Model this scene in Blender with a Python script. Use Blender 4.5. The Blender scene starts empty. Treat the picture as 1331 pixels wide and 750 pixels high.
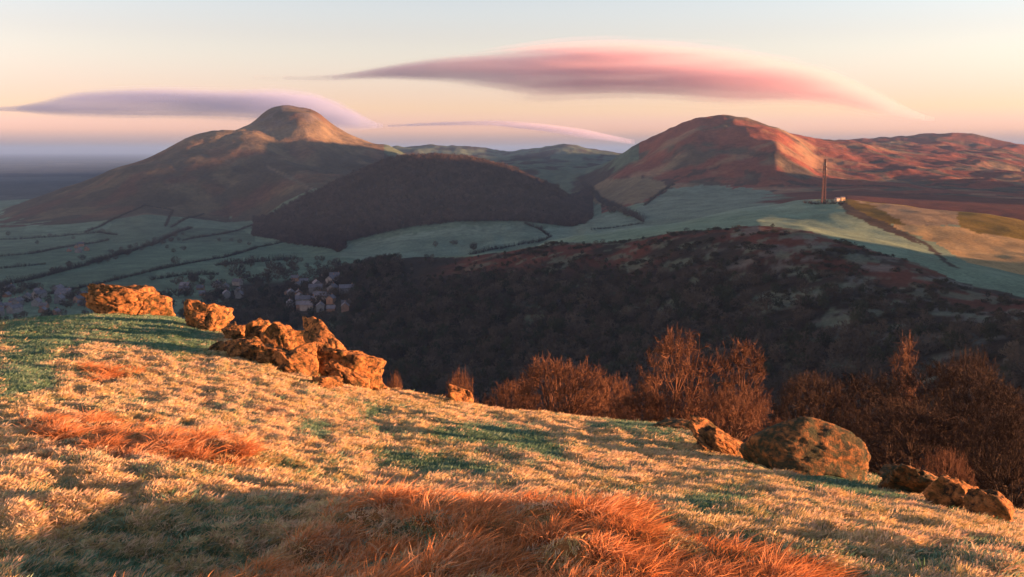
import bpy, bmesh, math, random
import numpy as np
from mathutils import Vector, noise as mnoise

random.seed(7)
rng = np.random.default_rng(7)
sc = bpy.context.scene
col = sc.collection
PI = math.pi

# ------------------------------------------------------------------ camera
W, H, F = 1331.0, 750.0, 1278.0
PITCH = math.radians(8.0)
CP, SP = math.cos(PITCH), math.sin(PITCH)
cd = bpy.data.cameras.new('camera')
cam = bpy.data.objects.new('camera', cd)
col.objects.link(cam)
cd.sensor_width = 36.0
cd.lens = 36.0 * F / W
cd.clip_start = 0.1
cd.clip_end = 200000.0
cam.location = (0, 0, 0)
cam.rotation_euler = (PI / 2 - PITCH, 0, 0)
sc.camera = cam

# ------------------------------------------------------------------ light
SUN_AZ = math.radians(97.0)      # clockwise from the view direction (+Y)
SUN_EL = math.radians(3.1)
world = bpy.data.worlds.new('World')
sc.world = world
world.use_nodes = True
wt = world.node_tree
wt.nodes.clear()
wo = wt.nodes.new('ShaderNodeOutputWorld')
wb = wt.nodes.new('ShaderNodeBackground')
ws = wt.nodes.new('ShaderNodeTexSky')
ws.sky_type = 'NISHITA'
ws.sun_disc = False
ws.sun_elevation = SUN_EL
ws.sun_rotation = -SUN_AZ
ws.altitude = 300
ws.air_density = 0.7
ws.dust_density = 0.6
ws.ozone_density = 0.2
# early-morning tint of the whole sky by height above the horizon (pink belt, pale blue above)
wtc = wt.nodes.new('ShaderNodeTexCoord')
wsx = wt.nodes.new('ShaderNodeSeparateXYZ')
wt.links.new(wtc.outputs['Generated'], wsx.inputs[0])
wr = wt.nodes.new('ShaderNodeValToRGB')
wr.color_ramp.interpolation = 'EASE'
we = wr.color_ramp.elements
SKY_TINT = [(0.0, (0.30, 0.34, 1.0)), (0.009, (0.60, 0.52, 1.4)), (0.022, (0.97, 0.70, 1.4)), (0.043, (1.03, 0.77, 1.06)), (0.105, (1.20, 1.00, 1.16)), (0.143, (1.27, 1.12, 1.30)), (0.5, (1.22, 1.08, 1.2))]
while len(we) > 1: we.remove(we[-1])
for i_, (p_, c_) in enumerate(SKY_TINT):
    e_ = we[0] if i_ == 0 else we.new(p_)
    e_.position = p_; e_.color = (c_[0] / 2.5, c_[1] / 2.5, c_[2] / 2.5, 1)
wt.links.new(wsx.outputs['Z'], wr.inputs[0])
wm = wt.nodes.new('ShaderNodeVectorMath'); wm.operation = 'MULTIPLY'
wt.links.new(ws.outputs[0], wm.inputs[0]); wt.links.new(wr.outputs[0], wm.inputs[1])
wm2 = wt.nodes.new('ShaderNodeVectorMath'); wm2.operation = 'SCALE'; wm2.inputs['Scale'].default_value = 2.5
wt.links.new(wm.outputs[0], wm2.inputs[0])
wb.inputs['Strength'].default_value = 0.055
wt.links.new(wm2.outputs[0], wb.inputs['Color'])
wt.links.new(wb.outputs[0], wo.inputs['Surface'])

sd = bpy.data.lights.new('sun', 'SUN')
sun = bpy.data.objects.new('sun', sd)
col.objects.link(sun)
sd.energy = 5.0
sd.color = (1.0, 0.445, 0.20)
sd.angle = math.radians(0.6)
to_sun = Vector((math.sin(SUN_AZ) * math.cos(SUN_EL), math.cos(SUN_AZ) * math.cos(SUN_EL), math.sin(SUN_EL)))
sun.rotation_euler = to_sun.to_track_quat('Z', 'Y').to_euler()

sc.view_settings.view_transform = 'Standard'
sc.view_settings.look = 'None'
sc.view_settings.exposure = 2.55
sc.view_settings.gamma = 1.0
sc.view_settings.use_curve_mapping = False
sc.cycles.use_denoising = True
sc.cycles.volume_bounces = 2
sc.cycles.max_bounces = 6
sc.cycles.diffuse_bounces = 3
sc.cycles.transparent_max_bounces = 16

# ------------------------------------------------------------------ tagging
def tag(o, label=None, cat=None, group=None, kind=None):
    if label: o['label'] = label
    if cat: o['category'] = cat
    if group: o['group'] = group
    if kind: o['kind'] = kind
    return o

def link(o, parent=None):
    col.objects.link(o)
    if parent is not None:
        o.parent = parent
    return o

def empty(name, loc, rz=0.0):
    o = bpy.data.objects.new(name, None)
    o.empty_display_size = 0.2
    col.objects.link(o)
    o.location = loc
    o.rotation_euler = (0, 0, rz)
    return o

def np_mesh(name, verts, quads=None, tris=None, smooth=False):
    me = bpy.data.meshes.new(name)
    verts = np.asarray(verts, dtype=np.float32)
    me.vertices.add(len(verts))
    me.vertices.foreach_set('co', verts.ravel())
    nq = 0 if quads is None else len(quads)
    nt = 0 if tris is None else len(tris)
    parts, starts = [], []
    if nq:
        parts.append(np.asarray(quads, dtype=np.int32).ravel())
        starts.append(np.arange(nq, dtype=np.int32) * 4)
    if nt:
        parts.append(np.asarray(tris, dtype=np.int32).ravel())
        starts.append(np.arange(nt, dtype=np.int32) * 3 + nq * 4)
    loops = np.concatenate(parts)
    me.loops.add(len(loops))
    me.loops.foreach_set('vertex_index', loops)
    me.polygons.add(nq + nt)
    me.polygons.foreach_set('loop_start', np.concatenate(starts))
    me.polygons.foreach_set('use_smooth', np.full(nq + nt, smooth, dtype=bool))
    me.update(calc_edges=True)
    me.validate()
    return me

# ------------------------------------------------------------------ numpy noise
def _hash(ix, iy, seed):
    h = (ix.astype(np.int64) * 374761393 + iy.astype(np.int64) * 668265263 + seed * 1442695041) & 0xFFFFFFFF
    h = ((h ^ (h >> 13)) * 1274126177) & 0xFFFFFFFF
    h = h ^ (h >> 16)
    return h

def perlin(x, y, seed=0):
    x = np.asarray(x, dtype=np.float64); y = np.asarray(y, dtype=np.float64)
    x0 = np.floor(x); y0 = np.floor(y)
    fx = x - x0; fy = y - y0
    u = fx * fx * fx * (fx * (fx * 6 - 15) + 10)
    v = fy * fy * fy * (fy * (fy * 6 - 15) + 10)
    def g(ox, oy):
        a = _hash(x0 + ox, y0 + oy, seed).astype(np.float64) * (2 * PI / 4294967296.0)
        return np.cos(a) * (fx - ox) + np.sin(a) * (fy - oy)
    n00, n10, n01, n11 = g(0, 0), g(1, 0), g(0, 1), g(1, 1)
    a = n00 + u * (n10 - n00)
    b = n01 + u * (n11 - n01)
    return (a + v * (b - a)) * 1.5

def fbm(x, y, octaves=4, seed=0, gain=0.5):
    s = np.zeros_like(np.asarray(x, dtype=np.float64)); a = 1.0; f = 1.0
    for k in range(octaves):
        s = s + a * perlin(np.asarray(x) * f + 17.3 * k, np.asarray(y) * f - 9.1 * k, seed + k)
        a *= gain; f *= 2.03
    return s

def ridged(x, y, octaves=4, seed=0):
    s = np.zeros_like(np.asarray(x, dtype=np.float64)); a = 1.0; f = 1.0
    for k in range(octaves):
        s = s + a * (0.5 - np.abs(perlin(np.asarray(x) * f + 5.3 * k, np.asarray(y) * f, seed + k)))
        a *= 0.5; f *= 2.0
    return s

def smooth01(a, b, x):
    t = np.clip((x - a) / (b - a), 0, 1)
    return t * t * (3 - 2 * t)

# ------------------------------------------------------------------ survey of the place: bearings and slopes read off the photograph
def ray(px, py):
    dx = px - W / 2
    fy = F * CP + (H / 2 - py) * SP
    fz = -F * SP + (H / 2 - py) * CP
    h = np.hypot(dx, fy)
    return np.arctan2(dx, fy), fz / h

def project(x, y, z):
    d = y * CP - z * SP
    d = np.where(np.abs(d) < 1e-6, 1e-6, d)
    px = W / 2 + F * x / d
    py = H / 2 - F * (y * SP + z * CP) / d
    return px, py, d

def solve_py(px, t):
    lo, hi = -3000.0, 6000.0
    for _ in range(50):
        m = 0.5 * (lo + hi)
        if ray(px, m)[1] > t: lo = m
        else: hi = m
    return 0.5 * (lo + hi)

def layer(pts, ths, smooth_deg=0.35):
    a, rr, zz = [], [], []
    for px, kind, val, r in pts:
        if kind == 'y':
            th, t = ray(px, val); z = t * r
        else:
            z = val; th, _ = ray(px, solve_py(px, z / r))
        a.append(float(th)); rr.append(r); zz.append(z)
    fine = np.radians(np.arange(-200, 200, 0.05))
    R = np.interp(fine, a, rr); Z = np.interp(fine, a, zz)
    n = max(1, int(smooth_deg / 0.05))
    k = np.hanning(2 * n + 3); k /= k.sum()
    pad = len(k) // 2
    R = np.convolve(np.pad(R, pad, mode='edge'), k, mode='valid')
    Z = np.convolve(np.pad(Z, pad, mode='edge'), k, mode='valid')
    return np.interp(ths, fine, R), np.interp(ths, fine, Z)

def pchip_grid(R, Z, rows):
    K, C = R.shape
    h = np.maximum(R[1:] - R[:-1], 1e-3)
    d = (Z[1:] - Z[:-1]) / h
    m = np.zeros_like(R)
    w1 = 2 * h[1:] + h[:-1]; w2 = h[1:] + 2 * h[:-1]
    same = (d[:-1] * d[1:]) > 0
    with np.errstate(divide='ignore', invalid='ignore'):
        hm = (w1 + w2) / (w1 / d[:-1] + w2 / d[1:])
    m[1:-1] = np.where(same, hm, 0.0)
    m[0] = d[0]; m[-1] = d[-1]
    out = np.zeros((len(rows), C))
    cols = np.arange(C)
    for j, r in enumerate(rows):
        i = np.clip((R <= r).sum(axis=0) - 1, 0, K - 2)
        r0 = R[i, cols]; hh = h[i, cols]
        s = np.clip((r - r0) / hh, 0, 1)
        z0 = Z[i, cols]; z1 = Z[i + 1, cols]; m0 = m[i, cols]; m1 = m[i + 1, cols]
        s2 = s * s; s3 = s2 * s
        out[j] = (2*s3 - 3*s2 + 1)*z0 + (s3 - 2*s2 + s)*hh*m0 + (-2*s3 + 3*s2)*z1 + (s3 - s2)*hh*m1
    return out

def in_poly(px, py, poly):
    inside = np.zeros(np.shape(px), dtype=bool)
    n = len(poly)
    for i in range(n):
        x1, y1 = poly[i]; x2, y2 = poly[(i + 1) % n]
        if y1 == y2: continue
        c = ((y1 > py) != (y2 > py)) & (px < (x2 - x1) * (py - y1) / (y2 - y1) + x1)
        inside ^= c
    return inside

class Grid:
    """terrain sampled on bearings and distances round the viewpoint"""
    def __init__(s, ths, rows, z):
        s.ths, s.rows, s.z = ths, rows, z
    def at(s, x, y):
        x = np.asarray(x, float); y = np.asarray(y, float)
        th = np.arctan2(x, y); r = np.hypot(x, y)
        i = np.clip(np.searchsorted(s.ths, th) - 1, 0, len(s.ths) - 2)
        j = np.clip(np.searchsorted(s.rows, r) - 1, 0, len(s.rows) - 2)
        a = np.clip((th - s.ths[i]) / (s.ths[i + 1] - s.ths[i]), 0, 1)
        b = np.clip((r - s.rows[j]) / (s.rows[j + 1] - s.rows[j]), 0, 1)
        z = s.z
        return (z[j, i]*(1-a) + z[j, i+1]*a)*(1-b) + (z[j+1, i]*(1-a) + z[j+1, i+1]*a)*b
    def hit(s, px, py, rmin=0.0):
        th, t = ray(px, py)
        th = float(th); t = float(t)
        i = int(np.clip(np.searchsorted(s.ths, th) - 1, 0, len(s.ths) - 2))
        a = (th - s.ths[i]) / (s.ths[i + 1] - s.ths[i])
        zc = s.z[:, i] * (1 - a) + s.z[:, i + 1] * a
        ok = np.nonzero((zc / s.rows >= t) & (s.rows >= rmin))[0]
        if len(ok) == 0: return None
        r = s.rows[ok[0]]
        return Vector((math.sin(th) * r, math.cos(th) * r, float(zc[ok[0]])))

def grid_normals(X, Y, Z):
    def d(a, ax): return np.gradient(a, axis=ax)
    ux, uy, uz = d(X, 1), d(Y, 1), d(Z, 1)
    vx, vy, vz = d(X, 0), d(Y, 0), d(Z, 0)
    n = np.stack([uy*vz - uz*vy, uz*vx - ux*vz, ux*vy - uy*vx], -1)
    n /= np.linalg.norm(n, axis=-1, keepdims=True) + 1e-12
    n[n[..., 2] < 0] *= -1
    return n

# ------------------------------------------------------------------ materials
def new_mat(name):
    m = bpy.data.materials.new(name); m.use_nodes = True
    nt = m.node_tree; nt.nodes.clear()
    out = nt.nodes.new('ShaderNodeOutputMaterial')
    return m, nt, out

def bsdf(nt, out, rough=0.9, spec=0.15):
    b = nt.nodes.new('ShaderNodeBsdfPrincipled')
    b.inputs['Roughness'].default_value = rough
    b.inputs['Specular IOR Level'].default_value = spec
    nt.links.new(b.outputs[0], out.inputs['Surface'])
    return b

def nnoise(nt, scale, detail=4, rough=0.6, vec=None, dist=0.0):
    n = nt.nodes.new('ShaderNodeTexNoise')
    n.inputs['Scale'].default_value = scale
    n.inputs['Detail'].default_value = detail
    n.inputs['Roughness'].default_value = rough
    n.inputs['Distortion'].default_value = dist
    if vec is not None: nt.links.new(vec, n.inputs['Vector'])
    return n

def ramp(nt, fac, stops):
    r = nt.nodes.new('ShaderNodeValToRGB')
    el = r.color_ramp.elements
    while len(el) > 1: el.remove(el[-1])
    el[0].position = stops[0][0]; el[0].color = (*stops[0][1], 1)
    for p, c in stops[1:]:
        e = el.new(p); e.color = (*c, 1)
    nt.links.new(fac, r.inputs[0])
    return r

def mixc(nt, a, b, fac, mode='MIX'):
    m = nt.nodes.new('ShaderNodeMix'); m.data_type = 'RGBA'; m.blend_type = mode
    for sock, v in ((m.inputs[0], fac), (m.inputs[6], a), (m.inputs[7], b)):
        if hasattr(v, 'is_linked'): nt.links.new(v, sock)
        elif isinstance(v, (int, float)): sock.default_value = v
        else: sock.default_value = (*v, 1)
    return m.outputs[2]

def terrain_mat(name, s1, s2, bump_d, amount=0.35):
    m, nt, out = new_mat(name)
    b = bsdf(nt, out, 0.95, 0.05)
    at = nt.nodes.new('ShaderNodeAttribute'); at.attribute_name = 'Col'
    geo = nt.nodes.new('ShaderNodeNewGeometry')
    n1 = nnoise(nt, s1, 6, 0.65, geo.outputs['Position'])
    n2 = nnoise(nt, s2, 5, 0.7, geo.outputs['Position'])
    r1 = ramp(nt, n1.outputs[0], [(0.3, (1 - amount,) * 3), (0.7, (1 + amount,) * 3)])
    r2 = ramp(nt, n2.outputs[0], [(0.3, (1 - amount,) * 3), (0.7, (1 + amount,) * 3)])
    c = mixc(nt, at.outputs['Color'], r1.outputs[0], 1.0, 'MULTIPLY')
    c = mixc(nt, c, r2.outputs[0], 1.0, 'MULTIPLY')
    nt.links.new(c, b.inputs['Base Color'])
    bp = nt.nodes.new('ShaderNodeBump'); bp.inputs['Strength'].default_value = 0.8
    bp.inputs['Distance'].default_value = bump_d
    nt.links.new(n2.outputs[0], bp.inputs['Height'])
    nt.links.new(bp.outputs[0], b.inputs['Normal'])
    return m

def plain_mat(name, c, var=0.25, scale=3.0, rough=0.9, rand=0.0):
    m, nt, out = new_mat(name)
    b = bsdf(nt, out, rough, 0.15)
    geo = nt.nodes.new('ShaderNodeNewGeometry')
    n = nnoise(nt, scale, 4, 0.6, geo.outputs['Position'])
    r = ramp(nt, n.outputs[0], [(0.3, (1 - var,) * 3), (0.7, (1 + var,) * 3)])
    cc = mixc(nt, c, r.outputs[0], 1.0, 'MULTIPLY')
    if rand:
        oi = nt.nodes.new('ShaderNodeObjectInfo')
        rr = ramp(nt, oi.outputs['Random'], [(0.0, (1 - rand, 1 - rand, 1 - rand)), (1.0, (1 + rand, 1 + rand * .9, 1 + rand * .8))])
        cc = mixc(nt, cc, rr.outputs[0], 1.0, 'MULTIPLY')
    nt.links.new(cc, b.inputs['Base Color'])
    return m

def blade_mat(name, stops, transl=0.3, patch=0.6):
    """grass blades: colour differs from tuft to tuft and in patches"""
    m, nt, out = new_mat(name)
    oi = nt.nodes.new('ShaderNodeObjectInfo')
    geo = nt.nodes.new('ShaderNodeNewGeometry')
    n = nnoise(nt, patch, 3, 0.6, geo.outputs['Position'])
    ma = nt.nodes.new('ShaderNodeMath'); ma.operation = 'MULTIPLY_ADD'
    nt.links.new(oi.outputs['Random'], ma.inputs[0]); ma.inputs[1].default_value = 0.6
    mb = nt.nodes.new('ShaderNodeMath'); mb.operation = 'MULTIPLY_ADD'
    nt.links.new(n.outputs[0], mb.inputs[0]); mb.inputs[1].default_value = 0.9; mb.inputs[2].default_value = -0.25
    nt.links.new(mb.outputs[0], ma.inputs[2])
    r = ramp(nt, ma.outputs[0], stops)
    d = nt.nodes.new('ShaderNodeBsdfDiffuse'); t = nt.nodes.new('ShaderNodeBsdfTranslucent')
    nt.links.new(r.outputs[0], d.inputs[0]); nt.links.new(r.outputs[0], t.inputs[0])
    mx = nt.nodes.new('ShaderNodeMixShader'); mx.inputs[0].default_value = transl
    nt.links.new(d.outputs[0], mx.inputs[1]); nt.links.new(t.outputs[0], mx.inputs[2])
    nt.links.new(mx.outputs[0], out.inputs['Surface'])
    return m

# ------------------------------------------------------------------ scattering of what nobody could count
def scatter(name, pts, rot, scl, idx, protos):
    pts = np.asarray(pts, dtype=np.float32)
    me = bpy.data.meshes.new(name)
    me.vertices.add(len(pts)); me.vertices.foreach_set('co', pts.ravel())
    a = me.attributes.new('rot', 'FLOAT_VECTOR', 'POINT'); a.data.foreach_set('vector', np.asarray(rot, np.float32).ravel())
    a = me.attributes.new('scl', 'FLOAT_VECTOR', 'POINT'); a.data.foreach_set('vector', np.asarray(scl, np.float32).ravel())
    a = me.attributes.new('idx', 'INT', 'POINT'); a.data.foreach_set('value', np.asarray(idx, np.int32))
    o = bpy.data.objects.new(name, me); col.objects.link(o)
    ng = bpy.data.node_groups.new(name + '_scatter', 'GeometryNodeTree')
    ng.interface.new_socket('Geometry', in_out='INPUT', socket_type='NodeSocketGeometry')
    ng.interface.new_socket('Geometry', in_out='OUTPUT', socket_type='NodeSocketGeometry')
    gi = ng.nodes.new('NodeGroupInput'); go = ng.nodes.new('NodeGroupOutput')
    ip = ng.nodes.new('GeometryNodeInstanceOnPoints')
    jn = ng.nodes.new('GeometryNodeJoinGeometry')
    for p in protos:
        ob = ng.nodes.new('GeometryNodeObjectInfo'); ob.inputs['Object'].default_value = p
        ob.inputs['As Instance'].default_value = True
        ng.links.new(ob.outputs['Geometry'], jn.inputs[0])
    def na(n, dt):
        x = ng.nodes.new('GeometryNodeInputNamedAttribute'); x.data_type = dt
        x.inputs['Name'].default_value = n
        return x.outputs['Attribute']
    er = ng.nodes.new('FunctionNodeEulerToRotation')
    ng.links.new(na('rot', 'FLOAT_VECTOR'), er.inputs[0])
    ng.links.new(gi.outputs[0], ip.inputs['Points'])
    ng.links.new(jn.outputs[0], ip.inputs['Instance'])
    ip.inputs['Pick Instance'].default_value = True
    ng.links.new(na('idx', 'INT'), ip.inputs['Instance Index'])
    ng.links.new(er.outputs[0], ip.inputs['Rotation'])
    ng.links.new(na('scl', 'FLOAT_VECTOR'), ip.inputs['Scale'])
    ng.links.new(ip.outputs[0], go.inputs[0])
    md = o.modifiers.new('scatter', 'NODES'); md.node_group = ng
    return o

def proto(name, me, mat):
    o = bpy.data.objects.new(name, me)
    if mat is not None and len(me.materials) == 0: me.materials.append(mat)
    return o

# ================================================================== FAR TERRAIN
ths = np.radians(np.concatenate([
    np.arange(-180, -60, 3.0), np.arange(-60, -31, 0.5), np.arange(-31, 31, 0.075),
    np.arange(31, 60, 0.5), np.arange(60, 180.1, 3.0)]))
rows = np.concatenate([
    np.geomspace(42, 250, 45, endpoint=False), np.linspace(250, 1300, 165, endpoint=False),
    np.linspace(1300, 3600, 190, endpoint=False), np.geomspace(3600, 60000, 75)])

LAYERS = [
    [(0, 'z', -17.0, 42), (1331, 'z', -17.0, 42)],
    [(0, 'z', -33, 75), (600, 'z', -29, 75), (1331, 'z', -27.0, 75)],
    [(0, 'z', -62, 140), (600, 'z', -58, 140), (1331, 'z', -50, 140)],
    [(0, 'z', -160, 420), (450, 'z', -152, 420), (700, 'z', -138, 410), (1000, 'z', -128, 380), (1331, 'z', -118, 360)],
    # valley floor at the left, wooded rib in the middle
    [(0, 'z', -168, 800), (380, 'z', -167, 800), (480, 'z', -152, 780), (715, 'z', -128, 700), (985, 'z', -100, 620), (1195, 'z', -92, 540), (1331, 'z', -84, 500)],
    # top of the bracken slope
    [(0, 'z', -168, 1080), (380, 'z', -167, 1080), (430, 'y', 362, 1120), (480, 'y', 340, 1150), (575, 'y', 334, 1080), (715, 'y', 317, 1000), (800, 'y', 316, 950),
     (880, 'y', 301, 900), (930, 'y', 297, 870), (985, 'y', 294, 850), (1050, 'y', 303, 820), (1100, 'y', 317, 790), (1195, 'y', 345, 740), (1250, 'y', 366, 710), (1331, 'y', 384, 700), (1600, 'y', 400, 690)],
    [(0, 'z', -168, 1220), (450, 'z', -166, 1250), (600, 'z', -155, 1230), (700, 'z', -124, 1150), (760, 'y', 311, 1080), (850, 'y', 302, 1030), (985, 'y', 286, 1000), (1100, 'y', 298, 960), (1195, 'y', 318, 920), (1331, 'y', 345, 900), (1600, 'y', 370, 900)],
    # crest of the pasture knoll with the mast
    [(0, 'z', -168, 1330), (640, 'z', -164, 1360), (715, 'y', 311, 1300), (760, 'y', 303, 1280), (830, 'y', 294, 1260), (880, 'y', 290, 1250), (920, 'y', 283, 1240), (1000, 'y', 269, 1220), (1045, 'y', 262, 1200),
     (1100, 'y', 258, 1200), (1150, 'y', 262, 1200), (1200, 'y', 269, 1190), (1260, 'y', 277, 1180), (1331, 'y', 288, 1170), (1600, 'y', 335, 1150)],
    [(0, 'z', -168, 1480), (600, 'z', -160, 1480), (715, 'z', -150, 1430), (830, 'z', -138, 1420), (1000, 'z', -112, 1400), (1100, 'z', -92, 1390), (1331, 'z', -108, 1380), (1600, 'z', -130, 1380)],
    [(0, 'z', -168, 1750), (400, 'z', -167, 1640), (450, 'y', 322, 1640), (520, 'y', 308, 1640), (600, 'y', 297, 1650), (680, 'y', 293, 1660), (740, 'y', 296, 1680), (775, 'y', 287, 1700), (835, 'y', 280, 1700), (920, 'y', 272, 1680), (1000, 'y', 266, 1650), (1100, 'y', 258, 1640), (1331, 'y', 272, 1640), (1600, 'y', 300, 1640)],
    # wooded hill in the middle
    [(-200, 'y', 298, 2300), (0, 'y', 291, 2320), (60, 'y', 284, 2330), (130, 'y', 277, 2330), (190, 'y', 268, 2320), (240, 'y', 276, 2280), (300, 'y', 289, 2220), (340, 'y', 290, 2150), (370, 'y', 274, 2110), (420, 'y', 249, 2090), (470, 'y', 222, 2080),
     (520, 'y', 207, 2080), (565, 'y', 203, 2080), (620, 'y', 209, 2080), (680, 'y', 228, 2070), (730, 'y', 253, 2060), (765, 'y', 278, 2050), (790, 'y', 262, 2050), (830, 'y', 246, 2030), (900, 'y', 243, 2000), (1000, 'y', 246, 1950), (1050, 'y', 248, 1900), (1120, 'y', 246, 1900), (1331, 'y', 258, 1900), (1600, 'y', 280, 1900)],
    [(-200, 'y', 288, 2560), (0, 'y', 283, 2560), (60, 'y', 266, 2560), (130, 'y', 246, 2560), (240, 'y', 212, 2560), (300, 'y', 208, 2560), (350, 'y', 216, 2520), (400, 'y', 220, 2500), (480, 'z', -75, 2480), (620, 'z', -110, 2460), (720, 'z', -130, 2400), (770, 'y', 248, 2350), (800, 'y', 232, 2300), (850, 'y', 210, 2280), (900, 'y', 198, 2260), (960, 'y', 190, 2240), (1010, 'y', 194, 2200), (1060, 'y', 218, 2300), (1120, 'y', 222, 2350), (1331, 'y', 238, 2350), (1600, 'y', 262, 2350)],
    # crests of the rocky hill and of the moorland hill
    [(-200, 'y', 290, 2800), (0, 'y', 277, 2800), (40, 'y', 260, 2810), (75, 'y', 247, 2820), (150, 'y', 225, 2830), (215, 'y', 197, 2840), (240, 'y', 182, 2850), (280, 'y', 175, 2860), (305, 'y', 173, 2900), (322, 'y', 164, 2980), (338, 'y', 153, 3030), (352, 'y', 146, 3060), (366, 'y', 142.5, 3070), (385, 'y', 141, 3080), (404, 'y', 142, 3090), (416, 'y', 147, 3090), (430, 'y', 158, 3090), (465, 'y', 175, 3080), (500, 'y', 189, 3060), (540, 'y', 208, 3040), (600, 'y', 214, 3000), (700, 'y', 218, 2900), (760, 'y', 224, 2800), (785, 'y', 216, 2700),
     (820, 'y', 193, 2640), (870, 'y', 168, 2620), (910, 'y', 155, 2600), (940, 'y', 152, 2600), (970, 'y', 157, 2600), (1010, 'y', 168, 2620), (1060, 'y', 184, 2700), (1130, 'y', 196, 2750), (1200, 'y', 206, 2780), (1331, 'y', 222, 2800), (1600, 'y', 245, 2800)],
    [(-200, 'z', -166, 3300), (0, 'z', -164, 3300), (250, 'z', -130, 3400), (400, 'z', -60, 3500), (540, 'y', 208, 3500), (620, 'y', 213, 3500), (700, 'y', 214, 3400), (785, 'z', -60, 3300), (940, 'z', -20, 3200), (1060, 'y', 181, 3300), (1130, 'y', 187, 3300), (1200, 'y', 192, 3300), (1331, 'y', 208, 3300), (1600, 'y', 235, 3300)],
    [(-200, 'z', -168, 5000), (200, 'z', -166, 5000), (470, 'y', 196, 5000), (520, 'y', 190, 5200), (560, 'y', 188, 5400), (620, 'y', 191, 5500), (660, 'y', 198, 5500), (700, 'y', 193, 5400), (735, 'y', 187, 5400), (780, 'y', 196, 5300), (830, 'y', 205, 5000), (1000, 'y', 200, 4500), (1060, 'y', 188, 4400), (1130, 'y', 181, 4400), (1180, 'y', 178, 4400), (1230, 'y', 173, 4400), (1265, 'y', 175, 4400), (1331, 'y', 188, 4400), (1600, 'y', 215, 4400)],
    [(-200, 'z', -168, 8000), (300, 'z', -167, 8000), (560, 'z', -40, 8000), (735, 'z', -30, 8000), (900, 'z', -80, 8000), (1331, 'z', -90, 8000)],
    [(-200, 'z', -170, 14000), (600, 'z', -150, 14000), (1331, 'z', -150, 14000)],
    [(0, 'z', -172, 61000), (1331, 'z', -172, 61000)],
]
RZ = [layer(L, ths, 0.14 if L[1][2] == 277 else 0.35) for L in LAYERS]
Rk = np.array([a for a, b in RZ]); Zk = np.array([b for a, b in RZ])
for k in range(1, len(Rk)): Rk[k] = np.maximum(Rk[k], Rk[k - 1] + 10)
Zg = pchip_grid(Rk, Zk, rows)
TH, RR = np.meshgrid(ths, rows)
X = np.sin(TH) * RR; Y = np.cos(TH) * RR
# unseen rises added outside the picture to shade the valley, slope and wooded hill
def bump(cx, cy, sx, sy, h, rot=0.0):
    c, s = math.cos(rot), math.sin(rot)
    u = (X - cx) * c + (Y - cy) * s; v = -(X - cx) * s + (Y - cy) * c
    return h * np.exp(-(u / sx) ** 2 - (v / sy) ** 2)
Zg += bump(1250, 270, 260, 330, 70)
Zg += bump(1250, 545, 200, 220, 128)
Zg += bump(1450, 1715, 160, 215, 192)
# spurs and gullies
def spur(p1, p2, h, w):
    (x1, y1), (x2, y2) = p1, p2
    L2 = (x2 - x1) ** 2 + (y2 - y1) ** 2
    s = np.clip(((X - x1) * (x2 - x1) + (Y - y1) * (y2 - y1)) / L2, 0, 1)
    d = np.hypot(X - x1 - s * (x2 - x1), Y - y1 - s * (y2 - y1))
    return h * np.exp(-(d / w) ** 2) * np.sin(PI * np.clip(0.08 + 0.92 * s, 0, 1)) ** 0.6
def pol(px, py, r):
    th, _ = ray(px, py); return (math.sin(th) * r, math.cos(th) * r)
Zg += spur(pol(290, 178, 2840), pol(412, 248, 2300), 15, 70)
Zg += spur(pol(360, 150, 3040), pol(470, 230, 2450), 12, 60)
Zg += spur(pol(150, 226, 2820), pol(215, 265, 2380), 14, 60)
Zg -= spur(pol(330, 175, 2900), pol(440, 240, 2400), 13, 60)
Zg += spur(pol(985, 160, 2560), pol(1052, 232, 2050), 7, 110)
Zg -= spur(pol(1075, 190, 2650), pol(1120, 240, 2100), 12, 120)
Zg += spur(pol(880, 170, 2600), pol(900, 238, 2060), 10, 70)
Zg -= spur(pol(840, 186, 2600), pol(850, 236, 2100), 10, 55)
hillmask = smooth01(-150, -60, Zg) * smooth01(1800, 2300, RR) * (1 - smooth01(8000, 12000, RR))
Zg += hillmask * ((ridged(X / 330, Y / 330, 4, 3) - 0.45) * 16 + fbm(X / 110, Y / 110, 3, 4) * 4.5)
Zg += smooth01(150, 500, RR) * (1 - smooth01(1400, 1800, RR)) * fbm(X / 160, Y / 160, 4, 11) * 4.0 * smooth01(-166, -150, Zg)
Zg += smooth01(1400, 1900, RR) * fbm(X / 240, Y / 240, 4, 12) * 3.0 * (1 - smooth01(5000, 12000, RR))
far = Grid(ths, rows, Zg)
PXg, PYg, Dg = project(X, Y, Zg)
NRM = grid_normals(X, Y, Zg)
infront = Dg > 1

# ---- land cover: what grows where
PAST = np.array((0.105, 0.155, 0.112)); FROST = np.array((0.17, 0.235, 0.185)); MOOR = np.array((0.062, 0.052, 0.038))
BRACK = np.array((0.19, 0.068, 0.045)); WOODF = np.array((0.03, 0.025, 0.02)); STRAW = np.array((0.34, 0.25, 0.12))
GORSE = np.array((0.16, 0.12, 0.02)); PLAIN = np.array((0.05, 0.06, 0.06)); TAN = np.array((0.30, 0.23, 0.14)); ROCKC = np.array((0.11, 0.095, 0.09))
C = np.zeros(X.shape + (3,)); C[:] = PAST
wob = fbm(X / 60, Y / 60, 4, 21)
wobs = fbm(X / 15, Y / 15, 3, 22)
def paint(mask, c, soft=None):
    a = (mask if soft is None else soft).astype(float)[..., None]
    C[:] = C * (1 - a) + np.asarray(c) * a
J = 2.2     # jitter of the edges, in survey pixels
PXj, PYj = PXg + wobs * J, PYg + fbm(X / 22, Y / 22, 3, 23) * J
def field(poly, c, r0, r1): paint(in_poly(PXj, PYj, poly) & (RR > r0) & (RR < r1) & infront, c)
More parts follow.
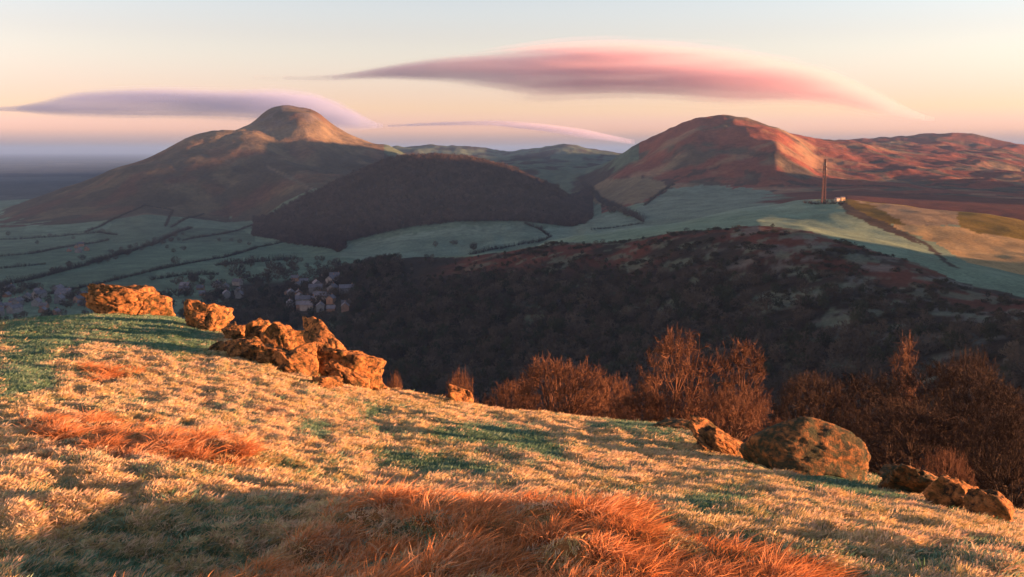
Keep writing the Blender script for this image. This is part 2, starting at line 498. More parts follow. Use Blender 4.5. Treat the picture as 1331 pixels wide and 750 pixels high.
# patchwork of fields on the valley floor
cell = (np.floor((X + 0.35 * Y) / 150 + 0.3 * perlin(X / 300, Y / 300, 5)) * 7.3 + np.floor((Y - 0.2 * X) / 210) * 3.1)
tone = np.mod(np.sin(cell * 12.9898) * 43758.5453, 1.0)
C *= (0.78 + 0.5 * tone)[..., None]
paint((RR > 3600) & (PXg < 520), PLAIN)
cellp = np.floor(X / 500 + perlin(X / 900, Y / 900, 8)) * 5.1 + np.floor(Y / 900) * 2.7
tp = np.mod(np.sin(cellp * 78.233) * 43758.5453, 1.0)
far_m = (RR > 3600)[..., None]
C[:] = np.where(far_m, C * (0.55 + 0.9 * tp)[..., None], C)
# near slope and the wooded rib
PXw = PXg + wob * 45
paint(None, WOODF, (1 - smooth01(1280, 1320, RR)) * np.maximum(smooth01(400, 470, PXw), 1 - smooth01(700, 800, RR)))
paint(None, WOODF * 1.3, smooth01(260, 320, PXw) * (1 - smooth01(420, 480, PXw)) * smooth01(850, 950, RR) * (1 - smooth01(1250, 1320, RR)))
crest_r = Rk[5][None, :]
# bracken below the crest
upper = smooth01(-170, -60, RR - crest_r) * smooth01(540, 640, PXw) * (RR < crest_r + 5)
bk = upper * smooth01(-0.25, 0.25, wob + 0.15)
paint(None, BRACK * 0.5, bk)
mid = smooth01(-330, -200, RR - crest_r) * smooth01(850, 980, PXw) * (RR < crest_r + 5) * smooth01(0.12, 0.3, fbm(X / 26, Y / 26, 4, 31))
paint(None, np.array((0.15, 0.155, 0.14)), mid * 0.5)
mid2 = smooth01(-450, -260, RR - crest_r) * smooth01(560, 680, PXw) * (RR < crest_r + 5) * smooth01(0.2, 0.4, fbm(X / 30, Y / 30, 4, 33))
paint(None, np.array((0.12, 0.15, 0.11)), mid2 * 0.6)
# pasture knoll
kn = (RR > crest_r) & (RR < 1500) & (PXg > 560)
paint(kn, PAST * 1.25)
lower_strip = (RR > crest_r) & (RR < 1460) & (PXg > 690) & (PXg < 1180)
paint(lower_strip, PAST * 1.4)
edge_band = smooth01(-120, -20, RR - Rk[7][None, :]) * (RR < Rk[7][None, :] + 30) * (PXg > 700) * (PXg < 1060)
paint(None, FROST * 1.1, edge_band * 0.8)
field([(1150, 292), (1200, 292), (1270, 300), (1340, 308), (1600, 320), (1600, 400), (1331, 378), (1290, 360), (1245, 335), (1215, 315)], STRAW * 0.85, 850, 1400)
field([(1098, 256), (1150, 259), (1205, 266), (1245, 272), (1255, 280), (1250, 292), (1205, 294), (1160, 290), (1120, 275)], TAN * 0.7, 900, 1400)
field([(1098, 258), (1130, 266), (1165, 283), (1180, 291), (1150, 292), (1118, 282), (1096, 270)], GORSE * 0.6, 900, 1400)
field([(1110, 255), (1190, 262), (1240, 270), (1235, 273), (1180, 268), (1120, 262)], GORSE * 0.9, 900, 1400)
field([(1245, 276), (1260, 274), (1340, 284), (1500, 300), (1500, 325), (1331, 312), (1270, 302), (1246, 296)], GORSE * 0.75, 900, 1400)
field([(1085, 262), (1100, 264), (1130, 281), (1160, 293), (1200, 320), (1150, 300), (1110, 282)], MOOR * 0.7, 850, 1400)
def line_paint(pts, w, c, r0, r1):
    d = np.full(X.shape, 1e9)
    for (x1, y1), (x2, y2) in zip(pts[:-1], pts[1:]):
        L2 = (x2 - x1) ** 2 + (y2 - y1) ** 2
        s = np.clip(((PXj - x1) * (x2 - x1) + (PYj - y1) * (y2 - y1)) / L2, 0, 1)
        d = np.minimum(d, np.hypot(PXj - x1 - s * (x2 - x1), PYj - y1 - s * (y2 - y1)))
    paint(None, c, (1 - smooth01(w * 0.6, w * 1.4, d)) * ((RR > r0) & (RR < r1) & infront))
line_paint([(1100, 275), (1150, 297), (1180, 305), (1205, 318), (1225, 335), (1240, 350), (1280, 366), (1331, 376)], 2.2, MOOR * 0.7, 760, 1300)
# fields in the gap between the hills
field([(440, 334), (450, 318), (520, 305), (600, 295), (680, 291), (712, 302), (718, 312), (700, 318), (620, 332), (560, 345)], FROST * 0.78, 1250, 1800)
field([(712, 312), (700, 298), (760, 292), (775, 280), (800, 278), (850, 293), (760, 312)], FROST * 0.85, 1300, 1850)
field([(832, 292), (822, 284), (830, 270), (870, 246), (920, 240), (1000, 248), (1020, 262), (1000, 275), (900, 292)], FROST * 0.72 + 0.01, 1420, 2150)
field([(765, 250), (775, 235), (830, 230), (862, 236), (866, 246), (826, 266), (800, 264)], TAN * 0.55, 1700, 2700)
field([(720, 246), (760, 240), (772, 250), (790, 268), (770, 262)], TAN * 0.6, 1700, 2900)
# hills
caer = (RR > 2200) & (RR < 3800) & (PXg < 520) & ~((PXg > 330) & (RR < Rk[10][None, :] + 45))
hillfoot = Zg > -152 + wob * 8
paint(caer & hillfoot, MOOR)
paint(None, MOOR * 1.45 + np.array((0.02, 0.012, 0)), caer * hillfoot * smooth01(0.0, 0.5, fbm(X / 130, Y / 130, 4, 41)))
paint(None, BRACK * 0.62, caer * hillfoot * smooth01(0.05, 0.45, fbm(X / 170, Y / 170, 4, 42)) * 0.35)
paint(None, TAN * 0.85, caer * smooth01(-20, 40, Zg + wob * 15) * (1 - smooth01(60, 95, Zg + wob * 12)) * 0.38)  # tan stops below the summit: its cloud shadow is put into the colour
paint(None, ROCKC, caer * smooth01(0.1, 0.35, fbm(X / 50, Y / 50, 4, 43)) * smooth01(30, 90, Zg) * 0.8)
line_paint([(345, 215), (370, 228), (390, 238), (408, 248)], 1.8, MOOR * 1.9, 2200, 3000)  # tan crest of the spur, its sunlight painted in as a paler line
helm = (RR > 1600) & (RR < np.where(PXg < 500, Rk[10][None, :] + 50, 2440)) & (PXg > 330) & (PXg < 790) & (Zg > -162)
fm = in_poly(PXj, PYj, [(430, 340), (445, 322), (520, 306), (600, 296), (680, 292), (712, 302), (718, 312), (775, 281), (800, 280), (820, 300), (700, 345)])
wood_hill = helm & ~(fm & (RR < 1850)) & (RR > np.where(PXg < 450, 1600, 1690)) & ~((PXg > 770))
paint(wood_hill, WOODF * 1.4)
hope = (RR > 1850) & (RR < 3600) & (PXg > 782)
notf = ~in_poly(PXj, PYj, [(832, 292), (822, 284), (830, 270), (870, 246), (920, 240), (1000, 248), (1020, 262), (1000, 275), (900, 292)]) & ~in_poly(PXj, PYj, [(765, 250), (775, 235), (830, 230), (862, 236), (866, 246), (826, 266), (800, 264)])
paint(hope & notf, BRACK * 0.8)
paint(None, BRACK * 0.5, smooth01(1440, 1470, RR) * (RR <= 1850) * smooth01(985, 1030, PXw))
paint(None, MOOR * 1.2, hope * notf * smooth01(0.1, 0.45, fbm(X / 150, Y / 150, 4, 51)))
paint(None, TAN * 0.8, hope * notf * smooth01(0.15, 0.5, fbm(X / 200, Y / 110, 4, 52)) * 0.5)
paint(None, WOODF * 1.3, hope * notf * smooth01(0.25, 0.45, fbm(X / 70, Y / 70, 4, 53)) * (1 - smooth01(2150, 2350, RR)) * 0.8)
ridge_far = (RR >= 3600) & (PXg > 950) & (Zg > -120)
paint(ridge_far, BRACK * 0.9)
paint(None, MOOR * 1.2, ridge_far * smooth01(0.0, 0.4, fbm(X / 300, Y / 300, 4, 54)))
gapm = (RR >= 2440) & (RR < 8000) & (PXg > 500) & (PXg < 830)
paint(gapm & (Zg > -150), PAST * 0.75)
paint(None, WOODF * 1.3, gapm * smooth01(0.0, 0.25, fbm(X / 180, Y / 240, 4, 55)))
C = np.clip(C, 0.005, 0.8)

# ---- cut the sheet into pieces of the landscape
def fc(a): return 0.25 * (a[:-1, :-1] + a[1:, :-1] + a[:-1, 1:] + a[1:, 1:])
fpx, fr, fz = fc(PXg), fc(RR), fc(Zg)
fcrest = fc(np.repeat(crest_r, len(rows), 0))
fin = fc(Dg) > 1
reg = np.zeros(fr.shape, int)                                   # 0 valley ground
reg[fr > 3600] = 5                                              # plain
reg[(fr > 3600) & (fr < 9000) & (fpx > 470) & (fpx < 960) & fin] = 6
reg[(fr > 3600) & (fr < 9000) & (fpx >= 960) & fin] = 7
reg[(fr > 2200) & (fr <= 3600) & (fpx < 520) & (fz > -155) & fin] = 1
reg[(fr > 1620) & (fr < 2440) & (fpx > 335) & (fpx < 785) & fin & (fz > -160)] = 2
reg[(fr > 1850) & (fr <= 3600) & (fpx >= 785) & fin] = 3
reg[(fr > fcrest) & (fr < 1460) & (fpx > 690) & fin] = 4
reg[(fr <= fcrest) & (fr > 330) & (fpx > 470) & fin] = 8
names = ['valley_ground', 'rocky_hill', 'wooded_hill', 'moorland_hill', 'pasture_hill', 'distant_plain', 'distant_hills', 'far_moorland_ridge', 'wooded_slope']
MT_FAR = terrain_mat('far_land', 0.012, 0.09, 3.0, 0.3)
MT_MID = terrain_mat('valley_land', 0.03, 0.35, 0.6, 0.28)
nr, nc = X.shape
vid = np.arange(nr * nc).reshape(nr, nc)
FQ = np.stack([vid[:-1, :-1], vid[:-1, 1:], vid[1:, 1:], vid[1:, :-1]], -1).reshape(-1, 4)
VV = np.stack([X, Y, Zg], -1).reshape(-1, 3)
NN = NRM.reshape(-1, 3); CC = C.reshape(-1, 3)
def sheet(name, V, Q, N, Cc, mat):
    used, inv = np.unique(Q, return_inverse=True)
    inv = inv.reshape(Q.shape)
    me = np_mesh(name, V[used], quads=inv, smooth=True)
    a = me.color_attributes.new('Col', 'FLOAT_COLOR', 'POINT')
    rgba = np.ones((len(used), 4), np.float32); rgba[:, :3] = Cc[used]
    a.data.foreach_set('color', rgba.ravel())
    me.normals_split_custom_set_from_vertices(N[used].tolist())
    me.materials.append(mat)
    o = bpy.data.objects.new(name, me); col.objects.link(o)
    return tag(o, kind='structure')
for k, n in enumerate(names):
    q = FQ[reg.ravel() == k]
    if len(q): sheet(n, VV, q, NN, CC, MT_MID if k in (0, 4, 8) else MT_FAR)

# ================================================================== NEAR HILLSIDE
nths = np.radians(np.concatenate([np.arange(-180, -60, 2.0), np.arange(-60, -32, 0.4), np.arange(-32, 32, 0.08), np.arange(32, 60, 0.4), np.arange(60, 180.1, 2.0)]))
nrows = np.concatenate([np.geomspace(0.4, 3.6, 25, endpoint=False), np.geomspace(3.6, 31, 390, endpoint=False), np.linspace(31, 46, 22)])
EDGE = [(-400, 'y', 424, 30), (0, 'y', 420, 28), (60, 'y', 413, 28), (130, 'y', 409, 28), (215, 'y', 412, 26.5), (300, 'y', 430, 25), (350, 'y', 445, 24), (420, 'y', 478, 22), (500, 'y', 507, 20), (560, 'y', 515, 19.3), (610, 'y', 525, 19), (650, 'y', 537, 18.6), (750, 'y', 545, 17.8), (850, 'y', 551, 17), (905, 'y', 560, 16.6), (960, 'y', 585, 15.6), (1000, 'y', 600, 15), (1060, 'y', 613, 14.6), (1140, 'y', 624, 14), (1200, 'y', 640, 13.3), (1270, 'y', 655, 12.6), (1331, 'y', 670, 12), (1700, 'y', 730, 11)]
def edge_off(dr, dz): return [(px, 'z', float(ray(px, v)[1] * r + dz), r + dr) for px, k, v, r in EDGE]
NL = [
    [(0, 'z', -1.70, 0.3), (1331, 'z', -1.70, 0.3)],
    [(0, 'z', -1.78, 2.2), (1331, 'z', -1.82, 2.2)],
    [(-300, 'z', -1.95, 4.3), (0, 'y', 750, 4.4), (665, 'y', 750, 4.35), (1331, 'y', 750, 4.7), (1800, 'z', -2.6, 4.7)],
    [(-300, 'z', -2.5, 8), (0, 'y', 600, 8.0), (500, 'y', 640, 7.3), (850, 'y', 660, 7.0), (1331, 'y', 714, 6.6), (1800, 'z', -3.5, 6.6)],
    [(-300, 'z', -3.5, 15), (0, 'y', 490, 15), (300, 'y', 520, 13.5), (500, 'y', 570, 11.5), (850, 'y', 600, 10.8), (1331, 'y', 690, 9.2), (1800, 'z', -4.6, 9)],
    EDGE,
    edge_off(4, -1.9),
    [(0, 'z', -18.6, 46), (1331, 'z', -18.6, 46)],
    [(0, 'z', -19.2, 47), (1331, 'z', -19.2, 47)],
]
RZ = [layer(L, nths, 0.8) for L in NL]
nR = np.array([a for a, b in RZ]); nZ = np.array([b for a, b in RZ])
nZg = pchip_grid(nR, nZ, nrows)
nTH, nRR = np.meshgrid(nths, nrows)
nX = np.sin(nTH) * nRR; nY = np.cos(nTH) * nRR
nPX, nPY, nD = project(nX, nY, nZg)
nin = nD > 0.5
fade = 1 - smooth01(28, 40, nRR)
RED1 = [(455, 668), (520, 655), (600, 664), (660, 680), (720, 676), (800, 678), (862, 700), (866, 715), (960, 712), (1040, 738), (1100, 760), (1100, 900), (60, 900), (150, 760), (240, 715), (330, 690), (400, 680)]
RED2 = [(28, 552), (100, 546), (170, 556), (240, 566), (310, 580), (334, 598), (320, 612), (250, 606), (150, 592), (60, 582), (30, 570)]
RED3 = [(95, 482), (130, 478), (172, 484), (170, 493), (110, 492)]
GREENS = [[(545, 560), (600, 553), (680, 556), (722, 570), (715, 592), (650, 590), (570, 580)], [(384, 545), (410, 540), (432, 548), (425, 566), (392, 564)], [(455, 530), (480, 525), (506, 533), (500, 546), (465, 546)],
          [(480, 590), (560, 590), (640, 600), (640, 620), (540, 615)], [(1030, 618), (1090, 616), (1150, 628), (1180, 650), (1110, 648), (1040, 636)], [(880, 650), (960, 645), (980, 665), (910, 672)],
          [(780, 548), (870, 548), (905, 560), (880, 572), (800, 560)], [(0, 415), (120, 400), (250, 405), (300, 450), (220, 462), (120, 440), (60, 470), (80, 500), (0, 520)], [(0, 660), (150, 655), (300, 650), (380, 655), (260, 700), (150, 745), (100, 900), (-200, 900), (-300, 680)]]
def soft_poly(poly, px, py, j):
    o = np.zeros(px.shape)
    for a in np.linspace(0, 2 * PI, 8, endpoint=False):
        o += in_poly(px + j * math.cos(a), py + j * 0.6 * math.sin(a), poly)
    return o / 8.0
jx = fbm(nX / 0.9, nY / 0.9, 4, 61) * 16; jy = fbm(nX / 0.9, nY / 0.9, 4, 62) * 10
qx, qy = nPX + jx, nPY + jy
red1 = soft_poly(RED1, qx, qy, 10) * nin
red2 = soft_poly(RED2, qx, qy, 5) * nin
red3 = soft_poly(RED3, qx, qy, 3) * nin
green = np.zeros(nX.shape)
for g in GREENS: green = np.maximum(green, soft_poly(g, qx, qy, 9) * nin * (0.25 if g[0][1] > 655 else 1.0))
# hummocks: the red grass stands on low mounds, hollows lie between
def nb(px, py, sx, sy, h, rot=0.0):
    p = None
    th, t = ray(px, py)
    i = int(np.clip(np.searchsorted(nths, th), 0, len(nths) - 1))
    zc = nZg[:, i] / nrows
    j = np.nonzero(zc >= t)[0]
    r = nrows[j[0]] if len(j) else 4.0
    cx, cy = math.sin(th) * r, math.cos(th) * r
    c, s = math.cos(rot), math.sin(rot)
    u = (nX - cx) * c + (nY - cy) * s; v = -(nX - cx) * s + (nY - cy) * c
    return h * np.exp(-(u / sx) ** 2 - (v / sy) ** 2)
dz = np.zeros(nX.shape)
for a in [(520, 680, 0.8, 0.6, 0.075), (690, 705, 0.7, 0.6, 0.10), (810, 700, 0.6, 0.5, 0.06), (620, 770, 0.8, 0.6, 0.10), (900, 790, 0.8, 0.5, 0.08), (90, 565, 0.8, 0.4, 0.10), (280, 592, 0.7, 0.45, 0.14), (135, 486, 0.7, 0.3, 0.08),
          (300, 690, 1.2, 0.6, -0.14), (130, 690, 1.2, 0.8, -0.12), (640, 572, 0.9, 0.5, -0.12), (405, 553, 0.5, 0.4, -0.08), (480, 537, 0.5, 0.4, -0.08), (1100, 632, 0.6, 0.5, -0.06)]:
    dz += nb(*a)
dz += fbm(nX / 2.6, nY / 2.6, 2, 71) * 0.055
th1 = ridged((nX + 0.35 * nY) / 0.75, nY / 0.55, 2, 72)
dz += (th1 - 0.35) * 0.085 * (1 - 0.6 * green)
tus = np.clip(fbm((nX + 0.3 * nY) / 0.30, nY / 0.22, 3, 73), -0.6, 1)
dz += tus * 0.05 * (1 - 0.5 * green)
dz += fbm(nX / 0.07, nY / 0.07, 2, 74) * 0.008 * (1 - smooth01(10, 18, nRR))
nZf = nZg + dz * fade * smooth01(1.2, 3.0, nRR)
near = Grid(nths, nrows, nZf)
nN = grid_normals(nX, nY, nZf)
SC = np.array((0.46, 0.34, 0.17)); GC = np.array((0.10, 0.19, 0.11)); RC = np.array((0.33, 0.12, 0.035)); DC = np.array((0.10, 0.075, 0.04))
nC = np.zeros(nX.shape + (3,)); nC[:] = SC
pat = smooth01(0.0, 0.4, fbm(nX / 1.1, nY / 0.8, 4, 81))
def np_paint(c, a):
    nC[:] = nC * (1 - a[..., None]) + np.asarray(c) * a[..., None]
np_paint(GC * 1.1, pat * 0.55)
np_paint(GC, np.clip(green * 0.95, 0, 1))
redA = np.clip(red1 + red2 + red3, 0, 1)
np_paint(RC * 0.6, redA * 0.85)
np_paint(GC * 0.55, (1 - smooth01(-0.35, 0.1, tus)) * 0.6)
np_paint(np.array((0.05, 0.04, 0.03)), smooth01(31, 40, nRR))
nr2, nc2 = nX.shape
vid2 = np.arange(nr2 * nc2).reshape(nr2, nc2)
FQ2 = np.stack([vid2[:-1, :-1], vid2[:-1, 1:], vid2[1:, 1:], vid2[1:, :-1]], -1).reshape(-1, 4)
hillside = sheet('grassy_hillside', np.stack([nX, nY, nZf], -1).reshape(-1, 3), FQ2, nN.reshape(-1, 3), nC.reshape(-1, 3), terrain_mat('hill_turf', 3.0, 40.0, 0.015, 0.35))

# ================================================================== MAST ON THE PASTURE HILL
class MB:
    def __init__(s): s.v, s.f = [], []
    def box(s, c, d, rz=0.0):
        n = len(s.v); cs, sn = math.cos(rz), math.sin(rz)
        for dx in (-1, 1):
            for dy in (-1, 1):
                for dz_ in (-1, 1):
                    x, y, z = dx * d[0] / 2, dy * d[1] / 2, dz_ * d[2] / 2
                    s.v.append((c[0] + x * cs - y * sn, c[1] + x * sn + y * cs, c[2] + z))
        for q in ((0, 1, 3, 2), (4, 6, 7, 5), (0, 4, 5, 1), (2, 3, 7, 6), (0, 2, 6, 4), (1, 5, 7, 3)):
            s.f.append(tuple(n + i for i in q))
        return s
    def bar(s, a, b, r, n=4, r2=None):
        a, b = Vector(a), Vector(b); d = (b - a).normalized()
        u = d.orthogonal().normalized(); w = d.cross(u); k = len(s.v); r2 = r if r2 is None else r2
        for p, rr in ((a, r), (b, r2)):
            for i in range(n):
                t = 2 * PI * i / n + PI / 4
                s.v.append(tuple(p + u * (rr * math.cos(t)) + w * (rr * math.sin(t))))
        for i in range(n): s.f.append((k + i, k + (i + 1) % n, k + n + (i + 1) % n, k + n + i))
        s.f.append(tuple(k + i for i in reversed(range(n)))); s.f.append(tuple(k + n + i for i in range(n)))
        return s
    def poly(s, vs, fs):
        n = len(s.v); s.v += list(vs); s.f += [tuple(n + i for i in f) for f in fs]; return s
    def mesh(s, name, mat):
        me = bpy.data.meshes.new(name); me.from_pydata(s.v, [], s.f); me.update(); me.materials.append(mat); return me
    def build(s, name, mat, parent=None):
        o = bpy.data.objects.new(name, s.mesh(name, mat)); return link(o, parent)

M_STEEL = plain_mat('weathered_mast_steel', (0.11, 0.055, 0.048), 0.2, 0.3, 0.7)
M_DRUM = plain_mat('antenna_grey', (0.16, 0.13, 0.13), 0.15, 0.5, 0.6)
M_WHITE = plain_mat('white_render', (0.34, 0.32, 0.30), 0.15, 0.5)
M_SLATE = plain_mat('slate_roof', (0.13, 0.13, 0.16), 0.25, 0.4, 0.8, 0.3)
M_DOOR = plain_mat('dark_door', (0.05, 0.045, 0.04), 0.2, 1.0)

mp = far.hit(1070, 264, 1100)
mast = empty('radio_mast', mp)
tag(mast, 'tall lattice radio mast standing on the green pasture hill', 'mast')
HM = 49.0
def half(z): return 1.9 - 1.0 * z / HM
for sx, sy in ((-1, -1), (1, -1), (1, 1), (-1, 1)):
    MB().bar((sx * half(0), sy * half(0), -1.5), (sx * half(HM), sy * half(HM), HM), 0.38, 6, 0.26).build('leg', M_STEEL, mast)
lat = MB()
nz = 14
for k in range(nz):
    z0, z1 = HM * k / nz, HM * (k + 1) / nz
    a, b = half(z0), half(z1)
    cs = [(-1, -1), (1, -1), (1, 1), (-1, 1)]
    for i in range(4):
        p, q = cs[i], cs[(i + 1) % 4]
        lat.bar((p[0] * a, p[1] * a, z0), (q[0] * b, q[1] * b, z1), 0.19)
        lat.bar((q[0] * a, q[1] * a, z0), (p[0] * b, p[1] * b, z1), 0.19)
        lat.bar((p[0] * b, p[1] * b, z1), (q[0] * b, q[1] * b, z1), 0.17)
lat.build('bracing', M_STEEL, mast)
for z_, w_ in ((HM - 8, 4.0), (HM - 3, 3.4)): MB().box((0, 0, z_), (w_, w_, 0.25)).build('platform', M_STEEL, mast)
for k in range(6):
    a = k * PI / 3
    MB().box((2.2 * math.cos(a), 2.2 * math.sin(a), HM - 5.4), (0.35, 0.9, 4.2), a).build('antenna_panel', M_DRUM, mast)
for z, a in ((34, 2.0), (29, 4.4), (38, 5.6)):
    d = Vector((math.cos(a), math.sin(a), 0)); c = d * (half(z) + 0.4)
    MB().bar((c.x, c.y, z), (c.x + d.x * 0.7, c.y + d.y * 0.7, z), 0.5, 14, 1.1).build('dish', M_DRUM, mast)
MB().bar((0, 0, HM - 2), (0, 0, HM + 6.5), 0.16, 6, 0.07).build('aerial', M_STEEL, mast)

def hut(px, py, w, d, h, rz, label, mat):
    p = far.hit(px, py, 1100)
    o = empty('equipment_hut', p, rz); tag(o, label, 'hut', 'huts beside the radio mast')
    MB().box((0, 0, h / 2 - 0.5), (w, d, h + 1)).build('wall', mat, o)
    r = MB(); e = 0.35
    r.poly([(-w/2-e, -d/2-e, h), (w/2+e, -d/2-e, h), (w/2+e, d/2+e, h), (-w/2-e, d/2+e, h), (-w/2-e, 0, h + d * 0.3), (w/2+e, 0, h + d * 0.3)],
           [(0, 1, 5, 4), (2, 3, 4, 5), (0, 4, 3), (1, 2, 5), (3, 2, 1, 0)])
    r.build('roof', M_SLATE, o)
    MB().box((w * 0.2, -d / 2 - 0.03, 1.05), (0.95, 0.06, 2.1)).build('door', M_DOOR, o)
hut(1088, 262, 5.0, 4.0, 3.2, 0.5, 'small white hut just right of the radio mast', M_WHITE)
hut(1095, 261, 4.5, 4.0, 3.6, 0.2, 'small tan hut farthest right of the radio mast', plain_mat('tan_render', (0.5, 0.36, 0.22), 0.15, 0.5))

# ================================================================== VILLAGE
M_BRICK = plain_mat('brick_wall', (0.26, 0.16, 0.12), 0.2, 0.4, 0.9, 0.25)
M_PALE = plain_mat('pale_wall', (0.22, 0.21, 0.215), 0.2, 0.4, 0.9, 0.25)
def house_meshes(w, d, h, rise):
    wl = MB()
    wl.poly([(-w/2, -d/2, -1), (w/2, -d/2, -1), (w/2, d/2, -1), (-w/2, d/2, -1), (-w/2, -d/2, h), (w/2, -d/2, h), (w/2, d/2, h), (-w/2, d/2, h), (-w/2, 0, h + rise), (w/2, 0, h + rise)],
            [(0, 1, 5, 4), (2, 3, 7, 6), (1, 2, 6, 9, 5), (3, 0, 4, 8, 7), (3, 2, 1, 0), (4, 5, 9, 8), (6, 7, 8, 9)])
    rf = MB(); e = 0.45; t = 0.22; k = rise / (d / 2)
    for sg in (-1, 1):
        a = [(-w/2-e, sg*(d/2+e), h - e*k), (w/2+e, sg*(d/2+e), h - e*k), (w/2+e, 0, h + rise), (-w/2-e, 0, h + rise)]
        b = [(x, y, z + t) for x, y, z in a]
        rf.poly([(x, y, z + 0.02) for x, y, z in a] + b, [(0, 1, 2, 3), (7, 6, 5, 4), (0, 4, 5, 1), (1, 5, 6, 2), (3, 2, 6, 7), (0, 3, 7, 4)])
    ch = MB().box((w * 0.36, 0.25, h + rise + 0.5), (0.9, 0.7, 1.9))
    win = MB()
    for zz in (1.4, 4.0):
        if zz > h - 0.8: continue
        for xx in (-0.3, 0.0, 0.3): win.box((xx * w, -d/2 - 0.02, zz), (1.1, 0.06, 1.2))
    return wl, rf, ch, win
M_PANE = plain_mat('dark_pane', (0.03, 0.035, 0.045), 0.1, 1.0, 0.2)
HM_ = []
for i, (w, d, h, ri) in enumerate([(11, 7.5, 5.2, 3.0), (9, 7, 5.0, 2.8), (15, 8, 5.4, 3.2), (8, 6.5, 3.0, 2.6)]):
    wl, rf, ch, win = house_meshes(w, d, h, ri)
    HM_.append([(wl.mesh('wall', M_PALE if i % 2 == 0 else M_BRICK), rf.mesh('roof', M_SLATE), ch.mesh('chimney', M_BRICK), win.mesh('window', M_PANE))])
def house(p, rz, k, label, group):
    o = empty('village_house', p, rz); tag(o, label, 'house', group)
    wl, rf, ch, win = HM_[k][0]
    link(bpy.data.objects.new('wall', wl), o)
    r = link(bpy.data.objects.new('roof', rf), o)
    link(bpy.data.objects.new('chimney', ch), r)
rh = random.Random(3)
taken = []
def village(poly, n, label, group):
    xs = [p[0] for p in poly]; ys = [p[1] for p in poly]; c = 0; tries = 0
    while c < n and tries < 4000:
        tries += 1
        px, py = rh.uniform(min(xs), max(xs)), rh.uniform(min(ys), max(ys))
        if not in_poly(np.array([px]), np.array([py]), poly)[0]: continue
        p = far.hit(px, py, 600)
        if p is None or any((p.xy - q.xy).length < 15 for q in taken): continue
        taken.append(p.copy()); c += 1
        kk = rh.randrange(4)
        house(p, rh.choice((0, PI / 2)) + rh.uniform(-0.35, 0.35), kk, ('pale two-storey ', 'brick ', 'long pale ', 'low brick ')[kk] + label, group)
village([(-10, 381), (60, 379), (125, 384), (130, 404), (70, 410), (-10, 412)], 26, 'slate-roofed house among dark trees at the left edge of the valley', 'houses at the left edge of the valley')
village([(235, 373), (310, 371), (330, 384), (300, 392), (240, 388)], 10, 'slate-roofed house in the valley just above the lit rocks', 'houses seen above the lit rocks')
village([(370, 366), (445, 362), (455, 380), (450, 404), (400, 412), (368, 396)], 26, 'slate-roofed house below the wooded slope in the valley', 'houses below the wooded slope')
village([(86, 322), (120, 319), (122, 328), (88, 331)], 5, 'farm building between the hedged fields under the rocky hill', 'farm buildings between the hedged fields')

# ================================================================== TREES
def tubes(segs, sides):
    """segs: list of (p0, p1, r0, r1); returns verts, quads"""
    P0 = np.array([s[0] for s in segs], float); P1 = np.array([s[1] for s in segs], float)
    r0 = np.array([s[2] for s in segs])[:, None]; r1 = np.array([s[3] for s in segs])[:, None]
    d = P1 - P0; d /= np.linalg.norm(d, axis=1, keepdims=True) + 1e-9
    ref = np.where(np.abs(d[:, 2:3]) < 0.9, np.array([[0, 0, 1.0]]), np.array([[1.0, 0, 0]]))
    u = np.cross(d, ref); u /= np.linalg.norm(u, axis=1, keepdims=True) + 1e-9
    w = np.cross(d, u)
    V = []
    for P, r in ((P0, r0), (P1, r1)):
        for i in range(sides):
            a = 2 * PI * i / sides
            V.append(P + u * r * math.cos(a) + w * r * math.sin(a))
    V = np.stack(V, 1)                       # n, 2*sides, 3
    n = len(segs)
    base = (np.arange(n) * 2 * sides)[:, None, None]
    q = np.array([[i, (i + 1) % sides, sides + (i + 1) % sides, sides + i] for i in range(sides)])[None]
    return V.reshape(-1, 3), (base + q).reshape(-1, 4)

def cluster(pts, k, g):
    c = pts[g.choice(len(pts), k, replace=False)]
    for _ in range(6):
        lab = ((pts[:, None] - c[None]) ** 2).sum(-1).argmin(1)
        for i in range(k):
            if (lab == i).any(): c[i] = pts[lab == i].mean(0)
    return lab, c

